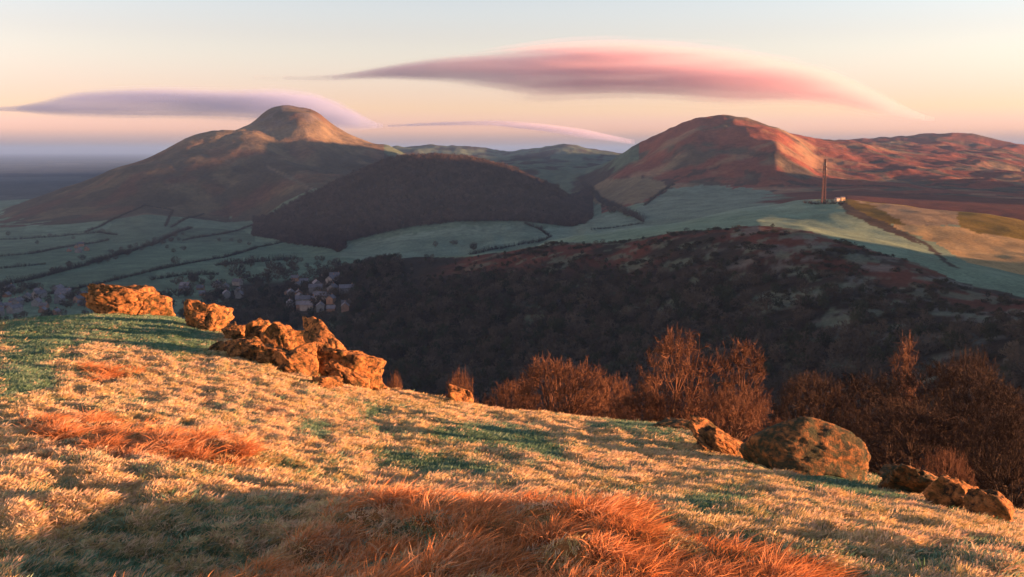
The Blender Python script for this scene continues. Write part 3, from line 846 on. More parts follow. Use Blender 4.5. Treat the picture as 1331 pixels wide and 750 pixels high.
def tree_parts(seed, tips=300, l1=7, l2=5, twigs=7, twig_len=0.10, twig_r=0.0016, wide=0.55, base=0.18, shape='dome', tr=0.022, up=0.5, n2f=0.7, sig=0.6, nmin=0.45):
    """a leafless tree one unit high; returns (trunk segs by sides), (crown segs by sides)"""
    g = np.random.default_rng(seed)
    P = []
    while len(P) < tips:
        v = g.uniform(-1, 1, 3); n = np.linalg.norm(v)
        if n > 1 or n < nmin: continue
        if g.random() > 0.25 + 0.75 * n: continue
        if shape == 'dome':
            z = base + (1 - base - twig_len * 0.5) * (0.42 + 0.58 * v[2] if v[2] > 0 else 0.42 + 0.42 * v[2])
        else:
            z = base + (1 - base - twig_len * 0.5) * (0.5 + 0.5 * v[2])
        ww = wide * (1.0 if shape == 'dome' else (0.45 + 0.55 * math.sin(PI * min(1, (z - base) / (1 - base) * 0.9 + 0.1))))
        lump = 1 + 0.22 * math.sin(3 * math.atan2(v[1], v[0]) + seed) + 0.12 * math.sin(5 * v[2] + 2 * seed + 4 * v[0])
        P.append((v[0] * ww * lump, v[1] * ww * lump, z * (0.94 + 0.06 * lump)))
    P = np.array(P)
    tk, cr = [], []
    fork = np.array([g.normal(0, 0.01), g.normal(0, 0.01), base * 0.9])
    tk.append(((0, 0, -0.08), fork * 0.5, tr * 1.25, tr)); tk.append((fork * 0.5, fork, tr, tr * 0.9))
    lab, c1 = cluster(P, min(l1, len(P)), g)
    mid1, small, tw = [], [], []
    def bow(a, b, r0, r1, out, amt):
        m = (a + b) / 2 + g.normal(0, 1, 3) * np.linalg.norm(b - a) * amt
        m[2] += np.linalg.norm(b - a) * 0.05
        out.append((a, m, r0, (r0 + r1) / 2)); out.append((m, b, (r0 + r1) / 2, r1))
    for i in range(len(c1)):
        pts = P[lab == i]
        if len(pts) == 0: continue
        n1 = fork + (c1[i] - fork) * 0.55
        bow(fork, n1, tr * 0.55, tr * 0.26, tk, 0.10)
        k2 = min(l2, len(pts))
        lab2, c2 = cluster(pts, k2, g) if k2 > 1 else (np.zeros(len(pts), int), pts.mean(0)[None])
        for j in range(k2):
            pp = pts[lab2 == j]
            if len(pp) == 0: continue
            n2 = n1 + (c2[j] - n1) * n2f
            bow(n1, n2, tr * 0.22, tr * 0.10, mid1, 0.14)
            for p in pp:
                bow(n2, p, max(twig_r * 1.3, tr * 0.08), twig_r, small, 0.16)
                d = (p - n2); d /= np.linalg.norm(d) + 1e-9
                for _ in range(twigs):
                    s = g.uniform(0.45, 1.0)
                    a = n2 + (p - n2) * s
                    dd = d * 0.6 + g.normal(0, sig, 3) + np.array([0, 0, up]); dd /= np.linalg.norm(dd)
                    tw.append((a, a + dd * twig_len * g.uniform(0.5, 1.2), twig_r, twig_r * 0.25))
    return tk, mid1, small, tw

def combine(groups):
    V, Q, n = [], [], 0
    for segs, sides in groups:
        if not segs: continue
        v, q = tubes(segs, sides); V.append(v); Q.append(q + n); n += len(v)
    return np.concatenate(V), np.concatenate(Q)

def tree_meshes(name, mat_t, mat_c, **kw):
    tk, m1, sm, tw = tree_parts(**kw)
    v, q = combine([(tk, 6)]); t = np_mesh(name + '_trunk', v, quads=q, smooth=True); t.materials.append(mat_t)
    v, q = combine([(m1, 4), (sm, 3), (tw, 3)]); c = np_mesh(name + '_crown', v, quads=q); c.materials.append(mat_c)
    return t, c
def tree_single(name, mat, **kw):
    tk, m1, sm, tw = tree_parts(**kw)
    v, q = combine([(tk, 4), (m1, 3), (sm, 3), (tw, 3)]); m = np_mesh(name, v, quads=q); m.materials.append(mat)
    return m

M_BARK = plain_mat('bark', (0.12, 0.085, 0.06), 0.3, 2.0)
M_TWIG = plain_mat('russet_twigs', (0.13, 0.066, 0.04), 0.25, 0.4, 0.85, 0.15)
M_TWIGD = plain_mat('brown_twigs', (0.042, 0.027, 0.02), 0.25, 0.4, 0.85, 0.2)
M_MIDT = plain_mat('grey_brown_twigs', (0.072, 0.064, 0.055), 0.3, 0.05, 0.9, 0.4)
M_FART = plain_mat('far_twigs', (0.068, 0.05, 0.045), 0.3, 0.02, 0.9, 0.35)
M_EVER = plain_mat('evergreen', (0.035, 0.045, 0.03), 0.3, 0.2, 0.9, 0.3)

def plant_tree(name, p, w, h, meshes, pw, label, group, cat='tree', rz=0.0):
    o = empty(name, p, rz); tag(o, label, cat, group)
    o.scale = (w / pw, w / pw, h)
    link(bpy.data.objects.new('trunk', meshes[0]), o)
    link(bpy.data.objects.new('crown', meshes[1]), o)
    return o

# ---- near trees on the slope just below the hillside
nearP = [tree_meshes('near%d' % i, M_BARK, M_TWIG if i in (0, 1, 2, 5) else M_TWIGD, seed=20 + i, tips=t, l1=l1, l2=l2, twigs=tw, twig_len=tl, twig_r=tr_, wide=wd, base=bs, shape='dome', up=up, n2f=0.85, sig=1.0, tr=0.018, nmin=nm)
         for i, (t, l1, l2, tw, tl, tr_, wd, bs, up, nm) in enumerate([
             (700, 8, 8, 8, 0.042, 0.0012, 0.27, 0.42, 0.2, 0.5), (480, 6, 8, 8, 0.042, 0.0012, 0.23, 0.46, 0.2, 0.5), (1500, 14, 12, 8, 0.035, 0.0012, 0.40, 0.40, 0.05, 0.7),
             (2400, 14, 14, 8, 0.032, 0.0012, 0.52, 0.28, 0.0, 0.72), (2400, 12, 14, 8, 0.032, 0.0012, 0.48, 0.32, 0.0, 0.72), (300, 4, 8, 8, 0.06, 0.0016, 0.12, 0.1, 0.4, 0.45)])]
PWN = [0.56, 0.48, 0.82, 1.05, 0.98, 0.26]
def ground_near(px, r):
    th = math.atan2(px - W / 2, F * CP)      # bearing
    x, y = math.sin(th) * r, math.cos(th) * r
    return Vector((x, y, float(far.at(x, y)))), th
NEAR = [  # column, top row, width, distance, kind, label
    (880, 436, 105, 50, 0, 'tall bare orange-lit tree with twin stems beyond the hill edge'),
    (968, 444, 78, 52, 1, 'slender bare orange-lit tree nearest left of the large boulder'),
    (722, 471, 150, 54, 2, 'broad bare orange-brown bush left of the two tall lit trees'),
    (835, 512, 120, 48, 2, 'low bare russet bush at the foot of the tall twin-stemmed tree'),
    (955, 512, 130, 47, 2, 'dense bare russet bush directly left of the large boulder'),
    (598, 489, 52, 38, 2, 'small bare russet bush beside the little lit rock on the hill edge'),
    (512, 490, 32, 40, 2, 'tiny bare bush just right of the lit rock outcrop'),
    (1198, 530, 175, 62, 3, 'rounded bare brown tree right of the large boulder, nearest of the domed crowns'),
    (1258, 482, 190, 80, 4, 'largest domed bare tree with a sunlit rim at the right edge'),
    (1125, 492, 150, 92, 3, 'dim domed bare tree behind the large boulder'),
    (1182, 440, 46, 100, 5, 'narrow spiky orange-lit tree rising above the domed crowns'),
    (1300, 512, 120, 60, 4, 'bare brown tree at the right edge in front of the largest dome'),
    (1062, 492, 110, 88, 4, 'dark bare tree rising behind the left side of the large boulder'),
    (1268, 462, 90, 118, 3, 'small domed bare tree peeping over the largest dome'),
    (1330, 545, 110, 50, 3, 'dark bare tree cut off by the right frame edge'),
    (1245, 590, 70, 42, 2, 'low dark bush behind the lit slabs at the lower right'),
    (665, 500, 90, 60, 2, 'dim bare bush at the left end of the russet thicket'),
    (790, 492, 90, 62, 2, 'dim bare bush behind the russet thicket left of the twin-stemmed tree'),
]
for k, (px, py, wpx, r, kd, lab) in enumerate(NEAR):
    p, th = ground_near(px, r)
    t = float(ray(px, py)[1])
    h = (t * r - p.z) * 1.07
    plant_tree('bare_tree' if kd != 2 else 'bare_bush', p, wpx / F * r * 1.02, h, nearP[kd], PWN[kd], lab, 'bare trees below the hillside', 'tree' if kd != 2 else 'bush', k * 1.3)

# ---- the wood on the shaded slope
midP = [tree_meshes('mid%d' % i, M_BARK, M_MIDT if i < 4 else M_EVER, seed=50 + i, tips=130, l1=7, l2=4, twigs=8, twig_len=0.11, twig_r=0.0065, wide=wd, base=0.12, shape='dome', tr=0.025)
        for i, wd in enumerate((0.52, 0.46, 0.58, 0.5, 0.36))]
PWM = [1.04, 0.92, 1.16, 1.0, 0.72]
midS = [proto('wood_tree_%d' % i, tree_single('wood_tree_%d' % i, M_MIDT if i < 3 else M_EVER, seed=60 + i, tips=90, l1=6, l2=4, twigs=8, twig_len=0.13, twig_r=0.009, wide=wd, base=0.1, tr=0.025), None)
        for i, wd in enumerate((0.54, 0.48, 0.6, 0.36))]
g = np.random.default_rng(5)
N0 = 26000
rr = np.sqrt(g.uniform(150 ** 2, 1200 ** 2, N0)); tt = np.radians(g.uniform(-33, 36, N0))
xx, yy = np.sin(tt) * rr, np.cos(tt) * rr
zz = far.at(xx, yy)
cr_ = np.interp(tt, ths, Rk[5])
px_, py_, _ = project(xx, yy, zz)
edge_y = np.interp(px_, [e[0] for e in EDGE], [e[2] for e in EDGE])
dens = np.ones(N0)
dens *= np.where(px_ > 520, 1 - smooth01(-170, -70, rr - cr_) * 0.93, 1)
dens *= np.where(px_ > 950, 1 - smooth01(-330, -180, rr - cr_) * 0.72, 1)
dens *= (rr < cr_ - 6) | (px_ < 500)
lft = smooth01(430, 500, px_ + fbm(xx / 60, yy / 60, 3, 77) * 40)
dens *= np.maximum(lft, np.where(rr < 850, 1.0, 0.12 + 0.5 * (px_ > 270)))
vill = np.array([[t_.x, t_.y] for t_ in taken])
near_h = np.zeros(N0, bool)
for vx, vy in vill: near_h |= (np.hypot(xx - vx, yy - vy) < 11) | ((np.hypot(xx - vx * 0.985, yy - vy * 0.985) < 9))
dens *= ~near_h
dens *= (py_ < edge_y + 45)
keep = g.random(N0) < dens
hgt = g.uniform(8.5, 13.5, N0) * (0.8 + 0.35 * fbm(xx / 70, yy / 70, 2, 78))
hgt *= np.where(px_ > 520, 1 - 0.55 * smooth01(-220, -100, rr - cr_), 1)
hgt = np.clip(hgt, 2.5, 14)
# thin to a natural spacing
cells = {}; sel = []
for i in np.nonzero(keep)[0]:
    c = (int(xx[i] // 7.8), int(yy[i] // 7.8))
    if c in cells: continue
    cells[c] = 1; sel.append(i)
sel = np.array(sel)
vis = sel[(px_[sel] > -20) & (px_[sel] < 1350) & (py_[sel] - hgt[sel] / rr[sel] * F < edge_y[sel] - 4)]
order = vis[np.argsort(rr[vis])]
ind = order[:290]
iset = set(ind.tolist())
WLAB = ['bare tree in the wood right behind the lit rock outcrop', 'bare tree in the wood above the broad russet bush', 'bare tree in the wood left of the twin-stemmed lit tree', 'bare tree in the wood just behind the twin-stemmed lit tree',
        'bare tree in the wood behind the slender lit tree', 'bare tree in the wood above the largest boulder', 'bare tree in the wood left of the narrow spiky tree', 'bare tree in the wood above the narrow spiky tree', 'bare tree in the wood above the largest dome at the right edge']
for i in ind:
    k = int(g.integers(0, 4)) if g.random() > 0.06 else 4
    w = hgt[i] * PWM[k] * g.uniform(0.85, 1.15)
    plant_tree('woodland_tree', (xx[i], yy[i], zz[i] - 0.2), w, hgt[i], midP[k], PWM[k], ('dark twiggy ' if k == 4 else 'tall ' if hgt[i] > 10.5 else 'low ') + WLAB[int(np.digitize(px_[i], (640, 780, 860, 940, 1020, 1100, 1190, 1270)))], 'trees of the dark wood on the shaded slope', 'tree', g.uniform(0, 6.28))
rest = np.array([i for i in sel if i not in iset])
n = len(rest)
s_ = hgt[rest]
wd_ = s_ * g.uniform(0.9, 1.15, n)
o = scatter('woodland', np.stack([xx[rest], yy[rest], zz[rest] - 0.2], -1), np.stack([np.zeros(n), np.zeros(n), g.uniform(0, 6.28, n)], -1), np.stack([wd_, wd_, s_], -1), np.where(g.random(n) < 0.08, 3, g.integers(0, 3, n)), midS)
tag(o, 'dark leafless wood covering the shaded slope in the middle distance', 'wood', kind='stuff')
print('wood', len(sel), len(ind), n)

# ---- scrub on the bracken slope
M_SCRUB = plain_mat('dark_gorse', (0.045, 0.045, 0.032), 0.3, 0.2, 0.9, 0.4)
scrubP = [proto('scrub_%d' % i, tree_single('scrub_%d' % i, M_SCRUB, seed=80 + i, tips=40, l1=5, l2=3, twigs=7, twig_len=0.3, twig_r=0.018, wide=0.75, base=0.02, tr=0.03), None) for i in range(3)]
N1 = 9000
rr1 = np.sqrt(g.uniform(430 ** 2, 1000 ** 2, N1)); tt1 = np.radians(g.uniform(-5, 33, N1))
x1, y1 = np.sin(tt1) * rr1, np.cos(tt1) * rr1
c1_ = np.interp(tt1, ths, Rk[5])
f1 = fbm(x1 / 40, y1 / 40, 4, 91)
k1 = (rr1 < c1_ - 8) & (rr1 > c1_ - 300) & (f1 > 0.0 + 0.35 * smooth01(-120, -20, rr1 - c1_))
x1, y1 = x1[k1], y1[k1]; n = len(x1); h1 = g.uniform(1.2, 3.6, n)
o = scatter('scrub', np.stack([x1, y1, far.at(x1, y1) - 0.1], -1), np.stack([np.zeros(n), np.zeros(n), g.uniform(0, 6.28, n)], -1), np.stack([h1 * 1.3, h1 * 1.3, h1], -1), g.integers(0, 3, n), scrubP)
tag(o, 'dark low scrub scattered over the red bracken slope', 'scrub', kind='stuff')

# ---- wood on the far rounded hill
farS = [proto('hill_tree_%d' % i, tree_single('hill_tree_%d' % i, M_FART, seed=100 + i, tips=26, l1=4, l2=3, twigs=6, twig_len=0.26, twig_r=0.018, wide=wd, base=0.08, tr=0.03), None) for i, wd in enumerate((0.5, 0.56, 0.46))]
jj, ii = np.nonzero(wood_hill)
g2 = np.random.default_rng(8)
N2 = 60000
x2 = g2.uniform(-620, 260, N2); y2 = g2.uniform(1500, 2440, N2)
ti = np.clip(np.searchsorted(ths, np.arctan2(x2, y2)), 0, nc - 1); tj = np.clip(np.searchsorted(rows, np.hypot(x2, y2)), 0, nr - 1)
k2 = wood_hill[tj, ti]
x2, y2 = x2[k2], y2[k2]
cells = {}; sel2 = []
for i in range(len(x2)):
    c = (int(x2[i] // 6.5), int(y2[i] // 6.5))
    if c in cells: continue
    cells[c] = 1; sel2.append(i)
x2, y2 = x2[sel2], y2[sel2]; n = len(x2); h2 = g2.uniform(5, 10, n) * (1 + 0.35 * fbm(x2 / 50, y2 / 50, 3, 92)) + (g2.random(n) < 0.06) * 4
o = scatter('hill_woodland', np.stack([x2, y2, far.at(x2, y2) - 0.2], -1), np.stack([np.zeros(n), np.zeros(n), g2.uniform(0, 6.28, n)], -1), np.stack([h2, h2, h2], -1), g2.integers(0, 3, n), farS)
tag(o, 'brown leafless wood covering the rounded hill in the centre', 'wood', kind='stuff')
print('hill wood', n)

# ---- hedgerows and field trees
M_HEDGE = plain_mat('hedge_twigs', (0.045, 0.042, 0.038), 0.3, 0.05)
def hedge(pts, hh, label, rmin=700, dens=1.0):
    g = np.random.default_rng(int(pts[0][0] * 7 + pts[0][1]))
    W_ = []
    for px, py in pts:
        p = far.hit(px, py, rmin)
        if p is not None: W_.append(p)
    segs = []; trees = []
    for a, b in zip(W_[:-1], W_[1:]):
        L = (b - a).length; k = max(2, int(L / 1.6 * dens))
        for s in range(k):
            q = a.lerp(b, (s + g.random()) / k); x, y = q.x + g.normal(0, 0.9), q.y + g.normal(0, 0.9)
            z = float(far.at(x, y)); hs = hh * 1.25 * g.uniform(0.45, 1.5) * (1 + 0.5 * float(perlin(x / 25, y / 25, 6)))
            for _ in range(9):
                d = g.normal(0, 0.55, 3); d[2] = abs(d[2]) + 0.55; d /= np.linalg.norm(d)
                p0 = np.array((x, y, z - 0.2)) + g.normal(0, 0.35, 3) * np.array((1, 1, 0.2))
                segs.append((p0, p0 + d * hs, 0.16, 0.10))
    if not segs: return
    v, q = tubes(segs, 3)
    me = np_mesh('hedgerow', v, quads=q); me.materials.append(M_HEDGE)
    o = bpy.data.objects.new('hedgerow', me); col.objects.link(o)
    tag(o, label, 'hedge', 'hedgerows between the fields')
HEDGES = [
    ([(0, 373), (50, 362), (110, 346), (165, 329), (200, 318), (228, 304), (250, 297)], 5.0, 'thick dark hedgerow climbing from the lower left edge towards the rocky hill'),
    ([(0, 312), (60, 309), (130, 303), (152, 306)], 3.5, 'thin hedgerow at the far left below the topmost green field'),
    ([(110, 303), (150, 285), (188, 268)], 3.5, 'hedgerow slanting up to the peak of the highest green field'),
    ([(188, 268), (225, 274), (215, 295)], 3.2, 'short hedgerow bounding the highest green field on its right'),
    ([(60, 384), (120, 372), (200, 353), (290, 336), (335, 322), (390, 308)], 3.6, 'long hedgerow crossing the green fields above the lit boulders'),
    ([(238, 313), (290, 305), (332, 292)], 3.2, 'hedgerow along the top of the bright green field under the wooded hill'),
    ([(0, 334), (40, 331), (90, 321), (142, 312)], 3.2, 'hedgerow at the left edge midway up the green fields'),
    ([(196, 365), (240, 359), (285, 358)], 4.0, 'short hedgerow just above the leftmost lit boulder'),
    ([(0, 350), (60, 344)], 3.0, 'short hedgerow at the left edge above the village trees'),
    ([(222, 297), (243, 285), (265, 278)], 3.0, 'small hedgerow running up the foot of the rocky hill'),
    ([(610, 333), (660, 323), (700, 317), (716, 309), (702, 300), (682, 292)], 4.0, 'dark hedgerow round the right end of the pale field below the wooded hill'),
    ([(758, 240), (772, 252), (790, 268), (815, 279), (836, 289)], 7.0, 'belt of dark trees running down the gap right of the wooded hill'),
    ([(838, 268), (855, 254), (876, 241)], 3.2, 'hedgerow between the tan field and the grey-green field'),
    ([(1046, 264), (1058, 266), (1080, 267), (1096, 266)], 3.4, 'dark hedge round the foot of the radio mast'),
    ([(280, 346), (330, 341), (388, 337)], 6.0, 'line of dark trees along the bottom of the bright green field'),
    ([(770, 300), (800, 297), (835, 292)], 2.0, 'thin hedgerow along the pale strip below the belt of dark trees'),
]
for pts, hh, lab in HEDGES: hedge(pts, hh, lab, 1150 if pts[0][0] > 1000 else (1250 if pts[0][0] > 600 else 850))

VT = [(228, 338, 14, 'large round bare tree alone in the green valley field')]
p = far.hit(228, 345, 900)
plant_tree('field_tree', p, 15, 14, midP[2], PWM[2], VT[0][3], None, 'tree', 0.4)
g3 = np.random.default_rng(12)
def copse(poly, n, h0, h1, label, group, rmin=800):
    xs = [p[0] for p in poly]; ys = [p[1] for p in poly]; c = 0; t = 0
    while c < n and t < 5000:
        t += 1
        px, py = g3.uniform(min(xs), max(xs)), g3.uniform(min(ys), max(ys))
        if not in_poly(np.array([px]), np.array([py]), poly)[0]: continue
        p = far.hit(px, py, rmin)
        if p is None or any((p.xy - q.xy).length < 9 for q in taken): continue
        c += 1; k = int(g3.integers(0, 4)); h = g3.uniform(h0, h1)
        plant_tree('valley_tree', p, h * PWM[k], h, midP[k], PWM[k], (('tall ' if h > h0 + 0.6 * (h1 - h0) else 'low ') + label + (', left part' if px < min(xs) * 0.67 + max(xs) * 0.33 else ', right part' if px > min(xs) * 0.33 + max(xs) * 0.67 else ', middle part')) if n > 20 else label, group, 'tree', g3.uniform(0, 6.28))
copse([(275, 347), (330, 342), (400, 338), (450, 345), (455, 368), (380, 372), (300, 368)], 75, 8, 15, 'bare tree in the dark copse beside the bright green field', 'trees of the copse beside the green field')
copse([(-5, 374), (60, 376), (130, 382), (135, 400), (60, 402), (-5, 400)], 40, 7, 13, 'bare tree among the houses at the left edge of the valley', 'trees among the left-hand houses')
copse([(225, 366), (320, 366), (370, 372), (450, 366), (460, 400), (400, 408), (360, 392), (240, 388)], 60, 7, 13, 'bare tree among the houses above the lit rocks', 'trees among the houses above the rocks')
copse([(60, 350), (190, 318), (240, 298), (250, 303), (200, 326), (70, 360)], 30, 7, 12, 'bare tree growing in the thick hedgerow at the left', 'trees in the thick left hedgerow')
copse([(-5, 300), (60, 306), (150, 300), (220, 300), (330, 318), (300, 330), (100, 330), (-5, 328)], 18, 6, 10, 'small bare tree scattered among the green fields at the left', 'trees scattered among the fields')
copse([(560, 322), (580, 314), (640, 318), (610, 330)], 6, 8, 12, 'bare tree standing at the edge of the pale field under the wooded hill', 'trees at the edge of the pale field', 1300)
copse([(770, 255), (790, 262), (828, 282), (805, 284), (780, 272)], 22, 8, 13, 'bare tree in the belt running down the gap', 'trees of the belt in the gap', 1500)

# ================================================================== ROCKS
def rock_mat(name, base, dark, moss, mossy):
    m, nt, out = new_mat(name)
    b = bsdf(nt, out, 0.9, 0.2)
    geo = nt.nodes.new('ShaderNodeNewGeometry')
    P = geo.outputs['Position']
    n1 = nnoise(nt, 5.5, 8, 0.72, P, 0.6); n2 = nnoise(nt, 9.0, 7, 0.72, P, 0.4); n3 = nnoise(nt, 45.0, 4, 0.7, P)
    c1 = ramp(nt, n2.outputs[0], [(0.40, dark), (0.52, base), (0.68, tuple(min(1, x * 1.45) for x in base))])
    mk = ramp(nt, n1.outputs[0], [(0.58 - mossy, (0, 0, 0)), (0.74 - mossy, (0.9, 0.9, 0.9))])
    c = mixc(nt, c1.outputs[0], moss, mk.outputs[0])
    nt.links.new(c, b.inputs['Base Color'])
    ad = nt.nodes.new('ShaderNodeMath'); ad.operation = 'ADD'
    nt.links.new(n2.outputs[0], ad.inputs[0]); nt.links.new(n3.outputs[0], ad.inputs[1])
    bp = nt.nodes.new('ShaderNodeBump'); bp.inputs['Strength'].default_value = 1.0; bp.inputs['Distance'].default_value = 0.03
    nt.links.new(ad.outputs[0], bp.inputs['Height']); nt.links.new(bp.outputs[0], b.inputs['Normal'])
    return m
M_ROCK = rock_mat('lichened_rock', (0.35, 0.16, 0.06), (0.035, 0.027, 0.02), (0.045, 0.042, 0.016), 0.11)
M_ROCKD = rock_mat('mossy_rock', (0.34, 0.15, 0.055), (0.04, 0.04, 0.03), (0.035, 0.05, 0.032), 0.19)

def make_rock(seed, dims, planes=10, sharp=40.0, rough=0.07, sub=5, joints=1.0, nblocks=3):
    rg = random.Random(seed)
    bm = bmesh.new(); bmesh.ops.create_icosphere(bm, subdivisions=sub, radius=1.0)
    blocks = []
    for b_ in range(nblocks):
        PL = []
        for _ in range(planes):
            n = Vector((rg.gauss(0, 1), rg.gauss(0, 1), rg.gauss(0, 1) * 0.8)).normalized()
            PL.append((n, rg.uniform(0.42, 0.95)))
        for ax in ((1, 0, 0), (-1, 0, 0), (0, 1, 0), (0, -1, 0), (0, 0, 1), (0, 0, -1)):
            PL.append(((Vector(ax) + Vector((rg.gauss(0, 0.45), rg.gauss(0, 0.45), rg.gauss(0, 0.35)))).normalized(), rg.uniform(0.7, 1.0)))
        blocks.append(PL)
    off = Vector((rg.uniform(-50, 50), rg.uniform(-50, 50), rg.uniform(-50, 50)))
    for v in bm.verts:
        d = (v.co.normalized() + (mnoise.noise_vector(v.co * 1.8 + off) * 0.16 + mnoise.noise_vector(v.co * 5.0 + off) * 0.05)).normalized()
        r = 0.0
        for PL in blocks:
            s = 0.0
            for n, h in PL:
                k = d.dot(n)
                if k > 0.05: s += (k / h) ** sharp
            r = max(r, s ** (-1.0 / sharp))
        p = v.co.normalized() * r
        f = mnoise.fractal(p * 2.2 + off, 0.9, 2.1, 5) * rough
        bed = (p.z * 5.5 + p.x * 1.2 + mnoise.noise(p * 1.5 + off) * 0.9) % 1.0
        f -= max(0, 0.16 - bed) * 0.5 * joints
        cr = abs(mnoise.noise(p * 1.7 + off * 0.7)); f -= max(0, 0.05 - cr) * 2.4 * joints
        cr2 = abs(mnoise.noise(Vector((p.x * 4.0, p.y * 4.0, p.z * 2.0)) - off)); f -= max(0, 0.05 - cr2) * 0.8 * joints
        f += mnoise.fractal(p * 9 + off, 0.7, 2.2, 3) * 0.014
        v.co = p * (1 + f)
    for v in bm.verts:
        v.co = Vector((v.co.x * dims[0] / 2, v.co.y * dims[1] / 2, v.co.z * dims[2] / 2))
    me = bpy.data.meshes.new('rock'); bm.to_mesh(me); bm.free()
    return me
def near_hit(px, py):
    p = near.hit(px, py, 2.0)
    return p
ROCKS = [  # px centre, base row, width, height, depth ratio, yaw, tilt, seed, mossy, name, label
    (174, 412, 84, 46, 0.8, 0.3, (0.0, 0.05), 1, 0, 'boulder', 'leftmost boulder, orange-lit with a dark mossy left side'),
    (266, 430, 64, 36, 0.9, 0.1, (0.1, 0.15), 2, 0, 'boulder', 'pointed orange boulder second from the left on the hill edge'),
    (336, 438, 44, 38, 0.9, 0.6, (0.0, 0.1), 3, 0, 'boulder', 'upright orange boulder at the left end of the rock outcrop'),
    (368, 452, 52, 48, 0.9, -0.3, (0.0, 0.45), 4, 0, 'boulder', 'slanting dark-streaked boulder in the middle of the rock outcrop'),
    (410, 460, 66, 42, 0.8, 0.2, (0.05, 0.35), 5, 0, 'boulder', 'tall orange boulder at the top right of the rock outcrop'),
    (440, 494, 104, 52, 0.7, 0.1, (0.0, 0.52), 6, 0, 'boulder', 'large sloping orange slab at the right end of the rock outcrop'),
    (322, 466, 62, 30, 0.7, 0.2, (0.1, 0.35), 7, 0, 'boulder', 'low broken rock at the lower left of the outcrop'),
    (378, 486, 66, 34, 0.7, -0.2, (0.0, 0.4), 8, 0, 'boulder', 'low lichened rock in front of the outcrop middle'),
    (284, 458, 34, 16, 0.8, 0.9, (0.0, 0.3), 9, 0, 'stone', 'small stone left of the outcrop foot'),
    (424, 506, 40, 14, 0.8, 0.4, (0.0, 0.3), 10, 0, 'stone', 'small stone at the foot of the large sloping slab'),
    (302, 444, 30, 18, 0.9, 1.4, (0.0, 0.2), 19, 0, 'stone', 'small stone between the pointed boulder and the outcrop'),
    (600, 524, 34, 20, 0.8, 0.2, (0.0, 0.3), 11, 0, 'stone', 'little orange-lit rock alone on the middle of the hill edge'),
    (942, 594, 92, 30, 0.7, -0.1, (0.0, 0.45), 12, 0, 'boulder', 'narrow orange-edged rock sloping down to the large boulder'),
    (1054, 622, 222, 90, 0.72, -0.15, (0.0, 0.10), 23, 1, 'boulder', 'largest boulder, dark mossy left face and orange-lit right end'),
    (1195, 646, 92, 30, 0.8, 0.3, (0.0, 0.3), 14, 1, 'boulder', 'dark frosted rock right of the largest boulder'),
    (1246, 663, 60, 34, 0.7, -0.2, (0.0, 0.4), 15, 0, 'boulder', 'orange-lit slab left of the rightmost rock'),
    (1290, 674, 60, 30, 0.8, 0.1, (0.0, 0.4), 16, 0, 'boulder', 'rightmost orange-lit rock at the hill edge'),
    (352, 446, 34, 30, 0.9, 0.8, (0.0, 0.3), 31, 0, 'stone', 'wedge of rock behind the upright boulder of the outcrop'),
    (400, 476, 46, 30, 0.8, 0.5, (0.1, 0.3), 32, 0, 'boulder', 'squat orange rock between the outcrop middle and its large slab'),
    (346, 474, 40, 22, 0.8, 1.1, (0.0, 0.3), 33, 0, 'stone', 'low orange stone at the foot of the outcrop middle'),
    (478, 506, 36, 26, 0.8, 0.3, (0.0, 0.6), 34, 0, 'stone', 'lowest orange stone at the right tip of the outcrop'),
    (884, 562, 56, 14, 0.8, 0.1, (0.0, 0.1), 17, 1, 'stone', 'flat frosted rock on the hill edge below the tall lit trees'),
]
ROCKPOS = []
for px, py, w, h, dr, yaw, tilt, seed, mossy, nm, lab in ROCKS:
    p = near_hit(px, py - 2)
    if p is None: p = near_hit(px, py + 8)
    if p is None or p.length > 34:
        ey = np.interp(px, [e[0] for e in EDGE], [e[2] for e in EDGE]); er = np.interp(px, [e[0] for e in EDGE], [e[3] for e in EDGE])
        th, t = ray(px, ey); p = Vector((math.sin(th) * er, math.cos(th) * er, 0)); p.z = float(near.at(p.x, p.y))
    d = p.length
    ww, hh = w / F * d, h / F * d * (0.86 if px < 520 else 1.0)
    big = seed == 23
    me = make_rock(seed, (ww * 1.04, ww * dr, hh * 1.5), planes=12 if big else 10, sharp=9.0 if big else 40.0, nblocks=1 if big else 3, sub=6 if w > 60 else 5, joints=0.35 if big else 1.0)
    me.materials.append(M_ROCKD if mossy else M_ROCK)
    me.polygons.foreach_set('use_smooth', np.ones(len(me.polygons), bool))
    o = bpy.data.objects.new(nm, me); col.objects.link(o)
    o.location = (p.x, p.y + ww * dr * 0.25, p.z + hh * 0.10)
    o.rotation_euler = (tilt[0], tilt[1], yaw)
    tag(o, lab, 'rock')
    ROCKPOS.append((p.x, p.y + ww * dr * 0.25, ww * 0.45))

